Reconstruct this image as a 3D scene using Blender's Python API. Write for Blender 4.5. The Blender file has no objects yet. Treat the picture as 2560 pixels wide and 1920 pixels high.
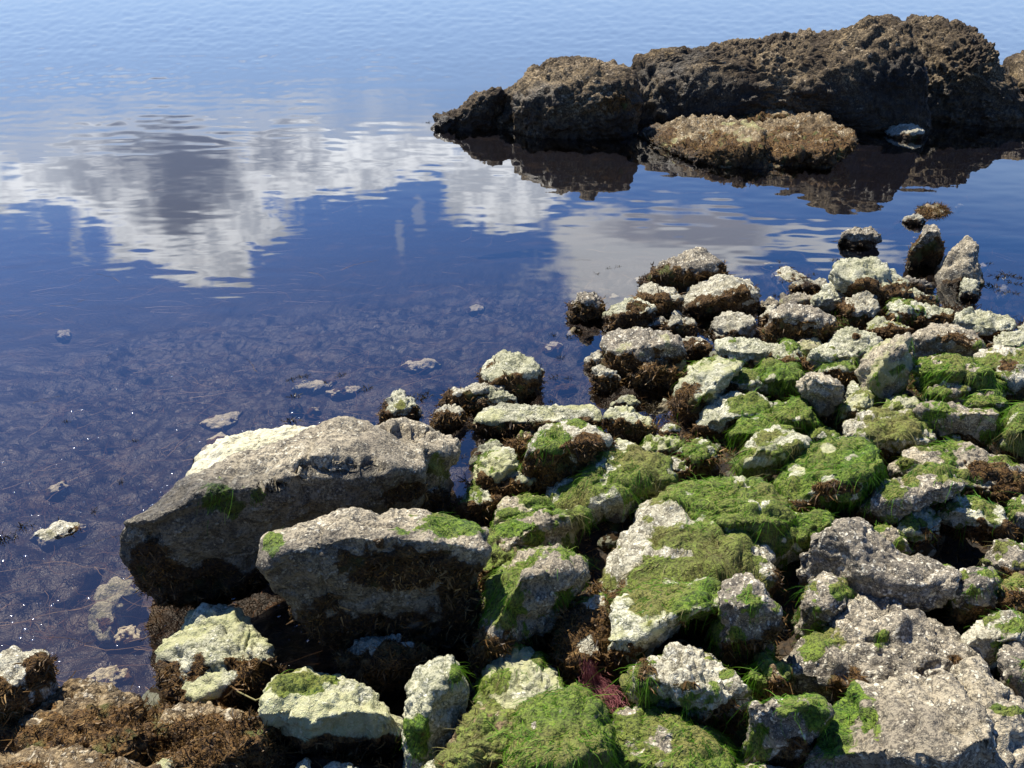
import bpy, bmesh, math, random
import numpy as np
from mathutils import Vector
rng = np.random.default_rng(7)
SC = bpy.context.scene
COL = SC.collection
# ------------------------------------------------------------------ camera
CAMH, PITCH, FPX = 2.0, math.radians(29), 2156.0      # metres, tilt, focal length for a 2560 px wide picture
cp, sp = math.cos(PITCH), math.sin(PITCH)
CAM = np.array([0, 0, CAMH])
def ray(x, y):
    a = (x - 1280.) / FPX; b = (960. - y) / FPX
    d = np.array([a, cp + b * sp, -sp + b * cp])
    return d / np.linalg.norm(d)
def on_plane(x, y, z=0.0):
    d = ray(x, y); t = (z - CAMH) / d[2]
    return CAM + d * t
cd = bpy.data.cameras.new('camera'); co = bpy.data.objects.new('camera', cd); COL.objects.link(co)
cd.sensor_width = 36; cd.lens = 36 * FPX / 2560.; cd.clip_end = 9000; cd.clip_start = .05
co.location = CAM; co.rotation_euler = (math.pi / 2 - PITCH, 0, 0)
SC.camera = co
SUN_EL, SUN_AZ = math.radians(57), math.radians(-38)   # azimuth measured from +Y, negative to the left
SUN = np.array([math.sin(SUN_AZ) * math.cos(SUN_EL), math.cos(SUN_AZ) * math.cos(SUN_EL), math.sin(SUN_EL)])
# ------------------------------------------------------------------ noise
def _h(i, j, k, s):
    n = (i * 374761393 + j * 668265263 + k * 2147483647 + s * 1274126177) & 0xffffffff
    n = ((n ^ (n >> 13)) * 1274126177) & 0xffffffff
    n = ((n ^ (n >> 16)) * 2246822519) & 0xffffffff
    return ((n ^ (n >> 15)) & 0xffffff) / float(0x7fffff) - 1.0
def vnoise(P, s=0):
    F = np.floor(P); f = P - F; F = F.astype(np.int64)
    f = f * f * f * (f * (f * 6 - 15) + 10)
    i, j, k = F[:, 0], F[:, 1], F[:, 2]; x, y, z = f[:, 0], f[:, 1], f[:, 2]
    r = 0
    for di in (0, 1):
        wx = x if di else 1 - x
        for dj in (0, 1):
            wy = y if dj else 1 - y
            for dk in (0, 1):
                r = r + wx * wy * (z if dk else 1 - z) * _h(i + di, j + dj, k + dk, s)
    return r
def fbm(P, octs=3, s=0, gain=.5):
    r = 0; a = 1.; q = P
    for o in range(octs):
        r = r + a * vnoise(q, s + o * 17); a *= gain; q = q * 2.03 + 11.3
    return r
def sstep(a, b, x):
    t = np.clip((x - a) / (b - a), 0, 1); return t * t * (3 - 2 * t)
# ------------------------------------------------------------------ terrain under everything
F_ = 1 / .8641
WL = [(-900, 1430), (-300, 1460), (140, 1490), (330, 1520), (560, 1555), (700, 1625), (850, 1659), (880, 1600), (1000, 1440), (1050, 1300),
      (985, 1090), (1010, 1030), (1030, 980), (1130, 935), (1300, 930), (1440, 925), (1475, 850), (1560, 745), (1650, 715),
      (1780, 640), (1900, 640), (2060, 670), (2212, 700), (2600, 740)]
WLW = np.array([on_plane(x * F_, y * F_)[:2] for x, y in WL])
POLY = np.vstack([WLW, [[30, WLW[-1][1] + 3], [30, -20], [-20, -20], [-20, WLW[0][1] - .3]]])
def ground_smooth(X, Y):
    P = np.stack([X, Y], 1)
    d = np.full(len(P), 1e9); ins = np.zeros(len(P), bool); n = len(POLY)
    for a in range(n):
        A = POLY[a]; B = POLY[(a + 1) % n]; AB = B - A
        t = np.clip(((P - A) @ AB) / (AB @ AB), 0, 1)
        d = np.minimum(d, np.hypot(*(P - A - t[:, None] * AB).T))
        c = ((A[1] > Y) != (B[1] > Y))
        xi = A[0] + (Y - A[1]) / (B[1] - A[1] + 1e-12) * AB[0]
        ins ^= c & (X < xi)
    up = .02 + .32 * (1 - np.exp(-d / 1.3))
    dn = -.09 - .13 * (1 - np.exp(-d / .45)) - 1.9 * (1 - np.exp(-np.maximum(d - .8, 0) / 5.))
    k = sstep(0, .09, d) 
    return np.where(ins, k * up, -.02 * (1 - k) + k * dn) 
def ground_z(X, Y, s=1.0):
    P = np.stack([X, Y, X * 0], 1)
    g = ground_smooth(X, Y)
    g = g - .085 * sstep(.015, .07, g)
    a = s * (.035 * fbm(P * 4, 3, 5) + .012 * fbm(P * 22, 3, 9))
    return g + a * np.where(g > 0, 1.0, 1.3)
def contact(x, y, floor0=True):
    d = ray(x, y); t = np.arange(.8, 40, .01)
    Q = CAM + d * t[:, None]
    g = ground_smooth(Q[:, 0], Q[:, 1])
    if floor0: g = np.maximum(g, 0)
    i = np.argmax(Q[:, 2] < g)
    return t[i] if Q[i, 2] < g[i] else 30.
# ------------------------------------------------------------------ mesh helpers
_ico = {}
def ico(n):
    if n not in _ico:
        bm = bmesh.new(); bmesh.ops.create_icosphere(bm, subdivisions=n, radius=1)
        V = np.array([v.co[:] for v in bm.verts]); V /= np.linalg.norm(V, axis=1)[:, None]
        T = np.array([[v.index for v in f.verts] for f in bm.faces], np.int32); bm.free()
        _ico[n] = (V, T)
    return _ico[n]
def mesh(name, V, Fc, mat, parent=None, attrs=None, smooth=True, loc=None):
    me = bpy.data.meshes.new(name); k = Fc.shape[1]
    me.vertices.add(len(V)); me.vertices.foreach_set('co', np.ascontiguousarray(V, np.float32).ravel())
    me.loops.add(Fc.size); me.loops.foreach_set('vertex_index', np.ascontiguousarray(Fc, np.int32).ravel())
    me.polygons.add(len(Fc)); me.polygons.foreach_set('loop_start', np.arange(0, Fc.size, k, dtype=np.int32))
    me.polygons.foreach_set('loop_total', np.full(len(Fc), k, np.int32))
    me.polygons.foreach_set('use_smooth', np.full(len(Fc), smooth))
    me.update(calc_edges=True)
    for kx, a in (attrs or {}).items():
        at = me.attributes.new(kx, 'FLOAT', 'POINT'); at.data.foreach_set('value', np.ascontiguousarray(a, np.float32))
    me.materials.append(mat)
    o = bpy.data.objects.new(name, me); COL.objects.link(o)
    if loc is not None: o.location = loc
    if parent: o.parent = parent
    return o
def vnormals(V, T):
    fn = np.cross(V[T[:, 1]] - V[T[:, 0]], V[T[:, 2]] - V[T[:, 0]])
    ar = np.linalg.norm(fn, axis=1) * .5
    N = np.stack([sum(np.bincount(T[:, c], fn[:, a], len(V)) for c in range(3)) for a in range(3)], 1)
    A = sum(np.bincount(T[:, c], ar, len(V)) for c in range(3)) / 3
    return N / (np.linalg.norm(N, axis=1)[:, None] + 1e-12), A
def tag(o, label, cat, group=None, kind=None):
    if label: o['label'] = label
    if cat: o['category'] = cat
    if group: o['group'] = group
    if kind: o['kind'] = kind
    return o
# ------------------------------------------------------------------ node helper
class NT:
    def __init__(s, tree): s.t = tree; s.n = tree.nodes; s.l = tree.links
    def new(s, typ, **kw):
        n = s.n.new(typ)
        for k, v in kw.items():
            if hasattr(n, k): setattr(n, k, v)
        return n
    def put(s, sock, v):
        if isinstance(v, bpy.types.NodeSocket): s.l.new(v, sock)
        elif v is not None: sock.default_value = v
    def math(s, op, a, b=None, c=None, clamp=False):
        n = s.new('ShaderNodeMath', operation=op, use_clamp=clamp)
        for i, v in enumerate((a, b, c)): s.put(n.inputs[i], v)
        return n.outputs[0]
    def vmath(s, op, a, b=None, scale=None):
        n = s.new('ShaderNodeVectorMath', operation=op); s.put(n.inputs[0], a)
        if b is not None: s.put(n.inputs[1], b)
        if scale is not None: s.put(n.inputs['Scale'], scale)
        return n.outputs[0]
    def noise(s, vec, scale, detail=3, rough=.55, dist=0):
        n = s.new('ShaderNodeTexNoise'); s.put(n.inputs['Vector'], vec); n.inputs['Scale'].default_value = scale
        n.inputs['Detail'].default_value = detail; n.inputs['Roughness'].default_value = rough; n.inputs['Distortion'].default_value = dist
        return n.outputs[0]
    def voro(s, vec, scale, feature='F1'):
        n = s.new('ShaderNodeTexVoronoi', feature=feature); s.put(n.inputs['Vector'], vec); n.inputs['Scale'].default_value = scale
        return n
    def new_noise_col(s, vec, scale):
        n = s.new('ShaderNodeTexNoise'); s.put(n.inputs['Vector'], vec); n.inputs['Scale'].default_value = scale; n.inputs['Detail'].default_value = 1
        return n.outputs[1]
    def ss(s, a, b, x, lo=0, hi=1):
        n = s.new('ShaderNodeMapRange', interpolation_type='SMOOTHSTEP'); s.put(n.inputs[0], x)
        s.put(n.inputs[1], a); s.put(n.inputs[2], b); n.inputs[3].default_value = lo; n.inputs[4].default_value = hi
        return n.outputs[0]
    def mix(s, f, a, b):
        n = s.new('ShaderNodeMix', data_type='RGBA')
        s.put(n.inputs[0], f)
        for i, v in ((6, a), (7, b)):
            if isinstance(v, tuple): v = (*v, 1)
            s.put(n.inputs[i], v)
        return n.outputs[2]
    def attr(s, name):
        n = s.new('ShaderNodeAttribute'); n.attribute_name = name; return n.outputs['Fac']
def material(name):
    m = bpy.data.materials.new(name); m.use_nodes = True; m.node_tree.nodes.clear()
    return m, NT(m.node_tree)
def finish(nt, col, rough, bump=None, spec=.3, trans=None):
    p = nt.new('ShaderNodeBsdfPrincipled'); nt.put(p.inputs['Base Color'], col); nt.put(p.inputs['Roughness'], rough)
    p.inputs['Specular IOR Level'].default_value = spec
    if bump is not None:
        b = nt.new('ShaderNodeBump'); b.inputs['Distance'].default_value = 1.0; b.inputs['Strength'].default_value = 1.0
        nt.put(b.inputs['Height'], bump); nt.l.new(b.outputs[0], p.inputs['Normal'])
    out = nt.new('ShaderNodeOutputMaterial'); sh = p.outputs[0]
    if trans:
        tb = nt.new('ShaderNodeBsdfTranslucent'); nt.put(tb.inputs[0], col)
        mx = nt.new('ShaderNodeMixShader'); mx.inputs[0].default_value = trans
        nt.l.new(sh, mx.inputs[1]); nt.l.new(tb.outputs[0], mx.inputs[2]); sh = mx.outputs[0]
    nt.l.new(sh, out.inputs[0])
# ------------------------------------------------------------------ materials
def rock_material(name, c1, c2, speck, dark, scale=1.0, speckamt=.5, darkamt=.5):
    m, t = material(name)
    tc = t.new('ShaderNodeTexCoord'); oi = t.new('ShaderNodeObjectInfo')
    off = t.vmath('SCALE', (37.1, 17.3, 71.9), scale=oi.outputs['Random'])
    v = t.vmath('ADD', tc.outputs['Object'], off)
    n1 = t.noise(v, 5 * scale, 4); n2 = t.noise(v, 28 * scale, 4, .65); n3 = t.noise(v, 120 * scale, 3, .7); n4 = t.noise(v, 300 * scale, 2, .7)
    base = t.mix(t.ss(.35, .65, n1), c1, c2)
    vd = t.vmath('ADD', v, t.vmath('SCALE', t.new_noise_col(v, 90 * scale), scale=.008 / scale)); vo = t.voro(vd, 95 * scale)
    # white barnacle specks, clustered
    rs_ = t.math('MULTIPLY', t.ss(.35, .75, t.noise(v, 45 * scale, 1)), .80)
    sp_ = t.math('MULTIPLY', t.math('MAXIMUM', t.ss(rs_, t.math('MULTIPLY', rs_, .45), vo.outputs['Distance']), t.math('MULTIPLY', t.ss(.60, .66, n3), .8)), t.ss(.62 - .25 * speckamt, .72 - .25 * speckamt, t.math('ADD', t.math('MULTIPLY', n2, .6), t.math('MULTIPLY', n1, .4))))
    dk = t.ss(.60 - .16 * darkamt, .74 - .16 * darkamt, t.math('ADD', t.math('MULTIPLY', n3, .65), t.math('MULTIPLY', n2, .42)))
    base = t.mix(t.math('MULTIPLY', dk, .85), base, dark)
    base = t.mix(t.math('MULTIPLY', t.ss(.35, .65, n4), .5), base, t.mix(.5, base, (0.02, 0.018, 0.015)))
    base = t.mix(t.math('MULTIPLY', sp_, .68), base, speck)
    # weathered film of pale green algae
    pale = t.attr('pale'); base = t.mix(t.math('MULTIPLY', t.ss(.45, .62, t.math('ADD', t.math('MULTIPLY', pale, .6), t.math('MULTIPLY', n2, .45))), .5), base, t.mix(t.ss(.35, .65, n3), (.26, .29, .08), (.58, .55, .31)))
    # green algae
    g = t.attr('green')
    gm = t.ss(.46, .60, t.math('ADD', t.math('MULTIPLY', g, .50), t.math('MULTIPLY', t.math('ADD', n2, n3), .28)))
    gc = t.mix(t.ss(.3, .7, n2), (.05, .11, .01), (.20, .29, .035)); gc = t.mix(t.ss(.4, .75, n1), gc, (.20, .19, .05)); gc = t.mix(t.ss(.6, .35, n3), gc, (.022, .04, .01))
    gc = t.mix(t.math('MULTIPLY', t.attr('olive'), .6), gc, t.mix(n3, (.07, .055, .02), (.30, .26, .09)))
    base = t.mix(gm, base, gc)
    b = t.attr('brown')
    bm_ = t.ss(.44, .56, t.math('ADD', t.math('MULTIPLY', b, .52), t.math('MULTIPLY', t.math('ADD', n2, n3), .26)))
    bc = t.mix(t.ss(.35, .68, n3), (.016, .009, .005), (.17, .092, .028)); bc = t.mix(t.ss(.52, .72, n2), bc, (.27, .17, .065)); bc = t.mix(t.ss(.56, .72, t.noise(v, 9, 2)), bc, (.09, .10, .03))
    base = t.mix(bm_, base, bc)
    wet_or_shade = t.attr('wet_or_shade')  # waterline wetness; on reef and big boulders also shade painted into the fronts
    base = t.mix(t.math('MULTIPLY', wet_or_shade, .72), base, t.mix(.80, base, (0.004, 0.004, 0.004)))
    rough = t.math('SUBTRACT', .85, t.math('MULTIPLY', wet_or_shade, .45))
    h = t.math('ADD', t.math('MULTIPLY', n3, .0065 / scale), t.math('MULTIPLY', n2, .015 / scale))
    h = t.math('ADD', h, t.math('MULTIPLY', sp_, .0016)); h = t.math('ADD', h, t.math('MULTIPLY', n4, .0018))
    h = t.math('ADD', h, t.math('MULTIPLY', t.math('MULTIPLY', bm_, n3), .008))
    finish(t, base, rough, h, .25)
    return m
M = {}
M['granite'] = rock_material('granite', (.31, .265, .19), (.51, .44, .305), (.78, .72, .55), (.060, .052, .042), 1., .75, .8)
M['grey'] = rock_material('grey_stone', (.255, .22, .165), (.45, .39, .28), (.80, .74, .58), (.052, .047, .042), 1., 1.1, .9)
M['lime'] = rock_material('pale_stone', (.41, .40, .26), (.60, .58, .43), (.82, .79, .63), (.13, .14, .07), 1., .7, .75)
M['white'] = rock_material('white_stone', (.46, .43, .31), (.62, .58, .44), (.80, .77, .63), (.14, .12, .08), 1., .9, .8)
M['cream'] = rock_material('cream_stone', (.66, .62, .42), (.78, .73, .54), (.85, .82, .66), (.34, .30, .18), 1., .5, .3)
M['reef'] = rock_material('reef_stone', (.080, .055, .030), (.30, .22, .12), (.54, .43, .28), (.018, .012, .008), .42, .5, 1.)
M['crust'] = rock_material('encrusted_stone', (.22, .15, .07), (.40, .31, .18), (.66, .58, .42), (.060, .038, .018), .6, .7, 1.)
def weed_material(name, a, b, c, trans=.3, rough=.6):
    m, t = material(name); r = t.attr('rnd')
    col = t.mix(t.ss(0., .6, r), a, b); col = t.mix(t.ss(.6, 1., r), col, c)
    finish(t, col, rough, None, .25, trans); return m
M['greenweed'] = weed_material('green_algae', (.03, .11, .007), (.13, .29, .016), (.34, .44, .08), .35)
M['oliveweed'] = weed_material('olive_algae', (.08, .070, .028), (.21, .19, .065), (.40, .36, .17), .25)
M['brownweed'] = weed_material('brown_seaweed', (.022, .013, .006), (.16, .090, .030), (.38, .24, .095), .2, .5)
M['darkweed'] = weed_material('dark_wrack', (.018, .013, .006), (.06, .045, .018), (.13, .105, .045), .2, .4)
# ------------------------------------------------------------------ weed ribbons
def ribbons(P, N, L, W, K, down, lift, wild, name, mat, parent, loc, comb=0., jit=.28):
    """thin tapering fronds growing from points P; down = how far they hang, lift = how far they stand off"""
    n = len(P)
    if n == 0: return
    R = rng.normal(size=(n, 3)); R -= (R * N).sum(1)[:, None] * N; R /= np.linalg.norm(R, axis=1)[:, None] + 1e-9
    G = np.tile([0, 0, -1.], (n, 1)); G -= (G * N).sum(1)[:, None] * N
    if comb:
        F = np.stack([vnoise(P * 7, 91), vnoise(P * 7, 92), vnoise(P * 7, 93)], 1) * comb; F -= (F * N).sum(1)[:, None] * N; R = R + F / max(wild, .1)
    D = G * down + R * wild + N * lift; D /= np.linalg.norm(D, axis=1)[:, None] + 1e-9
    pos = P + N * .002; rows = []
    for k in range(K + 1):
        rows.append(pos)
        D = D + rng.normal(size=(n, 3)) * jit + np.array([0, 0, -.10 * down]); D /= np.linalg.norm(D, axis=1)[:, None]
        pos = pos + D * (L / K)[:, None]
    S = np.cross(D, rng.normal(size=(n, 3))); S /= np.linalg.norm(S, axis=1)[:, None] + 1e-9
    V = np.empty((n, (K + 1) * 2, 3))
    for k in range(K + 1):
        w = (W * (1 - .75 * (k / K) ** 1.5))[:, None] * .5
        V[:, 2 * k] = rows[k] - S * w; V[:, 2 * k + 1] = rows[k] + S * w
    q = np.array([[2 * k, 2 * k + 1, 2 * k + 3, 2 * k + 2] for k in range(K)])
    Fc = (q[None] + (np.arange(n) * (K + 1) * 2)[:, None, None]).reshape(-1, 4)
    # colour varies in clumps and from frond to frond
    cl = vnoise(P * 9, 3) * .22 + vnoise(P * 3.5, 13) * .25 + .45 + rng.normal(size=n) * .18
    rnd = np.repeat(np.clip(cl, 0, 1), (K + 1) * 2)
    return mesh(name, V.reshape(-1, 3) - np.array(loc), Fc, mat, parent, {'rnd': rnd}, False)
def scatter(V, N, A, mask, dens, cap):
    w = A * mask; tot = w.sum()
    n = int(min(tot * dens, cap))
    if n < 5: return None
    i = rng.choice(len(V), n, p=w / tot)
    return i
WATER_F0, WATER_PW, CLOUD_B, HAZE_B, SKY_STRENGTH, SKY_SAT, SKY_VAL, SUN_STRENGTH, EXPOSURE = .082, 3.5, 26.0, 13.0, .047, 1.3, 1.5, 5.0, 0.85
SKY_TINT = (.95, .94, 1.22); WATER_TINT = (.78, .73, .68, 1); WROWS, WCOLS = 820, 700
# ------------------------------------------------------------------ rock builder
TILES = {'F': (0, 0, .8641), 'T1': (0, 900, 3.16), 'T2': (0, 1400, 3.16), 'T3': (600, 1400, 3.16), 'T4': (1200, 1400, 3.16), 'T5': (1860, 1400, 3.16),
         'T6': (600, 950, 3.16), 'T7': (1200, 950, 3.16), 'T8': (1860, 950, 3.16), 'U1': (1350, 600, 3.687), 'U2': (1900, 480, 3.352),
         'U3': (1050, 20, 2.765), 'U4': (1760, 0, 2.765), 'U6': (450, 800, 2.458)}
def conv(tile, pts):
    ox, oy, s = TILES[tile]
    return [(ox + x / s, oy + y / s) for x, y in pts]
def radial(poly, c, th):
    """distance from c to the outline in each direction th, corners slightly eased"""
    P = np.array(poly) - c; n = len(P)
    r = np.zeros(len(th)); dx = np.cos(th); dy = np.sin(th)
    for i in range(n):
        A = P[i]; B = P[(i + 1) % n]; E = B - A
        den = dx * E[1] - dy * E[0]
        with np.errstate(all='ignore'):
            t = (A[0] * E[1] - A[1] * E[0]) / den; u = (A[0] * dy - A[1] * dx) / den
        ok = (t > 0) & (u >= -1e-9) & (u <= 1 + 1e-9)
        r = np.where(ok & (t > r), t, r)
    return r
NROCK = 0
def rock(tile, pts, label, kind='lime', r=.45, phi=14, kt=None, kf=None, g=0., b=.3, ridge=None, rf=.5, rb=1.1, fac=.7, rough=1., pg=(), pn=(), pb=(), wet_or_shade=None, dent=(), soft=.07,
         name='rock', cat='rock', group='rocks along the shore', sink=.3, base=None, weed=1., olive=None, pale=.0, lv=None, ho=0.):
    if g == 0 and kind != 'cream' and name != 'boulder' and group in ('rocks on the near shore', 'rocks on the right bank', 'big rocks in the lower right'): g = .24; olive = .25 if olive is None else olive
    global NROCK; NROCK += 1; sd = NROCK * 13
    rs = np.random.default_rng(sd)
    px = np.array(conv(tile, pts)); ymax, ymin = px[:, 1].max(), px[:, 1].min(); xm = px[:, 0].mean()
    W_, H_ = np.ptp(px[:, 0]), ymax - ymin
    cpx = np.array([(px[:, 0].max() + px[:, 0].min()) / 2, (ymax + ymin) / 2])
    ybase = ymax if base is None else base
    cx_b = px[np.argsort(-px[:, 1])[:3], 0].mean(); cx_b = .5 * cx_b + .5 * cpx[0]
    Dc = contact(cx_b, ybase) - ho
    qc = ray(cx_b, ybase); dC = ray(*cpx); D0 = Dc * (qc @ dC)
    R = np.cross(dC, [0, 0, 1.]); R /= np.linalg.norm(R); U = np.cross(R, dC)
    def loc2(x, y):
        q = ray(x, y); q = q * (D0 / (q @ dC)); return q @ R, q @ U
    ab = np.array([loc2(x, y) for x, y in px])
    c = np.array([(ab[:, 0].max() + ab[:, 0].min()) / 2, (ab[:, 1].max() + ab[:, 1].min()) / 2])
    c = .5 * c + .5 * ab.mean(0)
    hh = np.ptp(ab[:, 1]); ww = np.ptp(ab[:, 0]); size = math.sqrt(hh * ww); bmin, bmax = ab[:, 1].min(), ab[:, 1].max()
    pol = ab.copy(); low = pol[:, 1] < c[1]
    pol[low, 1] -= (c[1] - pol[low, 1]) / (c[1] - bmin) * sink * hh      # the buried foot
    big = max(W_, H_)
    n = lv or (7 if big > 620 else 6 if big > 230 else 5 if big > 60 else 4)
    V, T = ico(n)
    x, y, z = V.T
    th_t = np.linspace(-math.pi, math.pi, 361); rad_t = radial(pol, c, th_t)
    k_ = np.array([1, 2, 3, 2, 1.]); k_ /= k_.sum()
    rr = np.concatenate([rad_t[-6:-1], rad_t, rad_t[1:6]]); rad_t = np.convolve(rr, k_, 'same')[5:-5]
    th = np.arctan2(y, x); rho = np.hypot(x, y)
    rd = np.interp(th, th_t, rad_t)
    a = c[0] + np.cos(th) * rd * rho; bb = c[1] + np.sin(th) * rd * rho
    alpha = math.asin(-dC[2])
    if kt is None: kt = min(1.5, 1 / math.tan(alpha + math.radians(16)))
    kf = math.tan(min(math.radians(74), alpha + math.radians(-2 if kf is None else 8 - 48 * kf)))   # 0 = undercut face
    ph = math.radians(phi)
    def vfun(a, b_):
        if ridge is not None:
            rp = np.array([loc2(*p) for p in conv(tile, ridge)]); return b_ - np.interp(a, rp[:, 0], rp[:, 1])
        b0 = bmin + r * hh
        return (b_ - b0) * math.cos(ph) - (a - c[0]) * math.sin(ph)
    def Sf(a, b_):
        v = vfun(a, b_); s = soft * size
        p, q = v * kt, -v * kf
        h = np.clip(.5 + .5 * (p - q) / s, 0, 1)
        return q * (1 - h) + p * h + s * h * (1 - h) * .5
    # flat facets knocked off the rounded form
    zf = z.copy()
    if fac > 0:
        f = np.ones(len(V))
        for i in range(9):
            nv = rs.normal(size=3); nv[2] = abs(nv[2]) * .8 + .2; nv /= np.linalg.norm(nv)
            o = .72 + .22 * rs.random() + (1 - fac) * .2
            d = V @ nv; f = np.minimum(f, np.where(d > .05, o / np.maximum(d, .05), 9))
        zf = z * (1 - fac + fac * f)
        a = c[0] + (a - c[0]) * (1 - .25 * fac * (1 - f)); bb = c[1] + (bb - c[1]) * (1 - .25 * fac * (1 - f))
    md = min(hh, ww)
    w = Sf(a, bb) + np.where(zf > 0, -zf * rf * md, -zf * rb * md)
    s0 = Sf(np.array([loc2(cx_b, ybase)[0]]), np.array([bmin]))[0]
    w -= s0
    P = CAM + (dC * D0 + a[:, None] * R + bb[:, None] * U) * (1 + w / D0)[:, None]
    N, _ = vnormals(P, T)
    if (N * (P - P.mean(0))).sum() < 0: T = T[:, ::-1]; N = -N
    # breaks in the stone: broad undulation, ledges, pits, grain
    Q = P + sd * .37; md3 = md
    lowa = .4 if kind == 'reef' else 1.
    disp = lowa * .050 * md3 * fbm(Q * (1.9 / size), 2, 1) + lowa * .045 * md3 * fbm(Q * (5.5 / size), 3, 2)
    rdg = 1 - np.abs(vnoise(Q * (3.6 / size) + 4, 3)) * 2.2
    disp -= (.02 if kind == 'reef' else .055) * md3 * np.clip(rdg, 0, 1) ** 3
    fine = .0095 * fbm(Q * 22, 4, 4, .6) + .0045 * vnoise(Q * 95, 8) - .010 * np.clip(1 - np.abs(vnoise(Q * 9, 12)) * 7, 0, 1) ** 2
    fine *= min(1.6, max(.6, D0 / 3.2))
    disp = disp * rough + fine * rough
    if kind in ('reef', 'crust'):
        disp += (.045 if kind == 'reef' else .022 * min(2.4, D0 / 3)) * np.abs(fbm(Q * (5. if kind == 'reef' else 9.), 4, 21, .62)) - (.035 if kind == 'reef' else .012) + .012 * vnoise(Q * 30, 5)
    P = P + N * disp[:, None]
    N, A = vnormals(P, T)
    # ---- where algae and weed grow
    X = (a * 0); pxx = np.empty(len(P)); pyy = np.empty(len(P))
    rel = P - CAM; fw = rel[:, 1] * cp - rel[:, 2] * sp; up = rel[:, 1] * sp + rel[:, 2] * cp
    pxx = 1280 + FPX * rel[:, 0] / fw; pyy = 960 - FPX * up / fw
    hz = (pyy - ymin) / max(H_, 1)                       # 0 top, 1 foot
    nz = N[:, 2]
    n1 = fbm(Q * (3.2 / size), 3, 31); n2 = fbm(Q * 14, 3, 37); n3 = fbm(Q * 45, 2, 47)
    brown = sstep(.15, -.15, (1 - hz) - b + .22 * n1 + .13 * n2) if b > 0 else X.copy()
    if b >= .3: brown = np.maximum(brown, .9 * sstep(.1, -.45, nz + .35 * n1) * sstep(.15, .6, hz))
    green = sstep(-.3, .35, (2 * g - 1) * .7 + n1 * .75 + n2 * .3 + n3 * .25 + .18 * nz) if g > 0 else X.copy()
    def ell(L_):
        m = X.copy()
        for (ex, ey, rx, ry) in L_:
            ex, ey = conv(tile, [(ex, ey)])[0]; s = TILES[tile][2]
            d = np.hypot((pxx - ex) * s / rx, (pyy - ey) * s / ry)
            m = np.maximum(m, sstep(1.45, .45, d + .5 * n2 + .3 * n1 + .3 * n3))
        return m
    for (ex, ey, rx, ry, dd) in dent:       # hollows and cracks in the stone
        e0, e1 = conv(tile, [(ex, ey)])[0]; s = TILES[tile][2]
        P = P - N * (dd * sstep(1.15, .75, np.hypot((pxx - e0) * s / rx, (pyy - e1) * s / ry) + .12 * n2))[:, None]
    if pg: green = np.maximum(green, ell(pg))
    if pb: brown = np.maximum(brown, ell(pb))
    if pn: e = ell(pn); green *= 1 - e; brown *= 1 - e
    green *= 1 - .85 * brown * (1 - sstep(.8, 1, green) * (1 if pg else 0))
    P = P + N * (brown * (.010 * fbm(Q * 34, 2, 61) + .004) * min(1.6, max(1, D0 / 3.2)) + green * .006 * (vnoise(Q * 26, 62) + .6))[:, None]
    N, A = vnormals(P, T)
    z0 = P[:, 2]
    if kind == 'reef' and wet_or_shade is None: wet_or_shade_v = sstep(.55, .35, 1 - hz + .25 * n1) * .95  # shade of the reef fronts painted near-black over the lower half
    elif wet_or_shade is None: wet_or_shade_v = sstep(.10, .0, z0 + .04 * n1)
    else: wet_or_shade_v = np.clip(sstep(wet_or_shade + .15, wet_or_shade - .15, 1 - hz + .1 * n1), 0, 1)  # darker below a set height; paints shade on the big boulders' faces
    loc = np.array([P[:, 0].mean(), P[:, 1].mean(), max(P[:, 2].min(), -.3)])
    palev = np.full(len(P), pale) + (.5 * n1 if pale > 0 else 0)
    o = mesh(name, P - loc, T, M[kind], None, {'green': green, 'brown': brown, 'wet_or_shade': wet_or_shade_v, 'pale': palev, 'olive': np.clip((olive * .8 if olive is not None else .15) + .4 * n1, 0, 1)}, True, loc)
    tag(o, label, cat, group)
    # ---- fronds
    vis = sstep(-.55, -.2, ((CAM - P) * N).sum(1) / np.linalg.norm(CAM - P, axis=1)) * (z0 > -.04)
    sc = max(1., D0 / 2.9)
    if weed > 0:
        if g > 0 or pg:
            dens = 11500 / sc ** 2 * weed
            mk = green ** 1.5 * vis * (green > .2) * (.25 + sstep(-.4, .5, n2 + .4 * n1))
            i = scatter(P, N, A, mk, dens, 9000)
            if i is not None:
                m_ = len(i); L = (.018 + .075 * rng.random(m_) ** 2) * (1 + .25 * (sc - 1)); Wd = (.0009 + .0012 * rng.random(m_)) * sc
                ol = olive * .85 if olive is not None else .2
                sel = (vnoise(P[i] * 5, 77) * .5 + .5) < ol
                for mm, mt, nm in ((~sel, 'greenweed', 'green_algae'), (sel, 'oliveweed', 'olive_algae')):
                    if mm.sum() > 40:
                        ribbons(P[i][mm], N[i][mm], L[mm], Wd[mm], 4, 1.4, .02, .28, nm, M[mt], o, loc, .7, .16)['kind'] = 'stuff'
        mk = brown * vis * (brown > .5)
        dens = (15000 if kind not in ('reef',) else 9000) / sc ** 2 * weed
        i = scatter(P, N, A, mk, dens, 7000 if kind != 'reef' else 14000)
        if i is not None and len(i) > 40:
            m_ = len(i); L = (.006 + .024 * rng.random(m_)) * (.35 + 1.1 * sstep(-.3, .6, vnoise(P[i] * 38, 64))) * (1 + .25 * (sc - 1)); Wd = (.002 + .0042 * rng.random(m_)) * (1 + .6 * (sc - 1))
            ribbons(P[i], N[i], L, Wd, 2, .25, .55, .7, 'brown_seaweed', M['brownweed'], o, loc)['kind'] = 'stuff'
    return o
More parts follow.
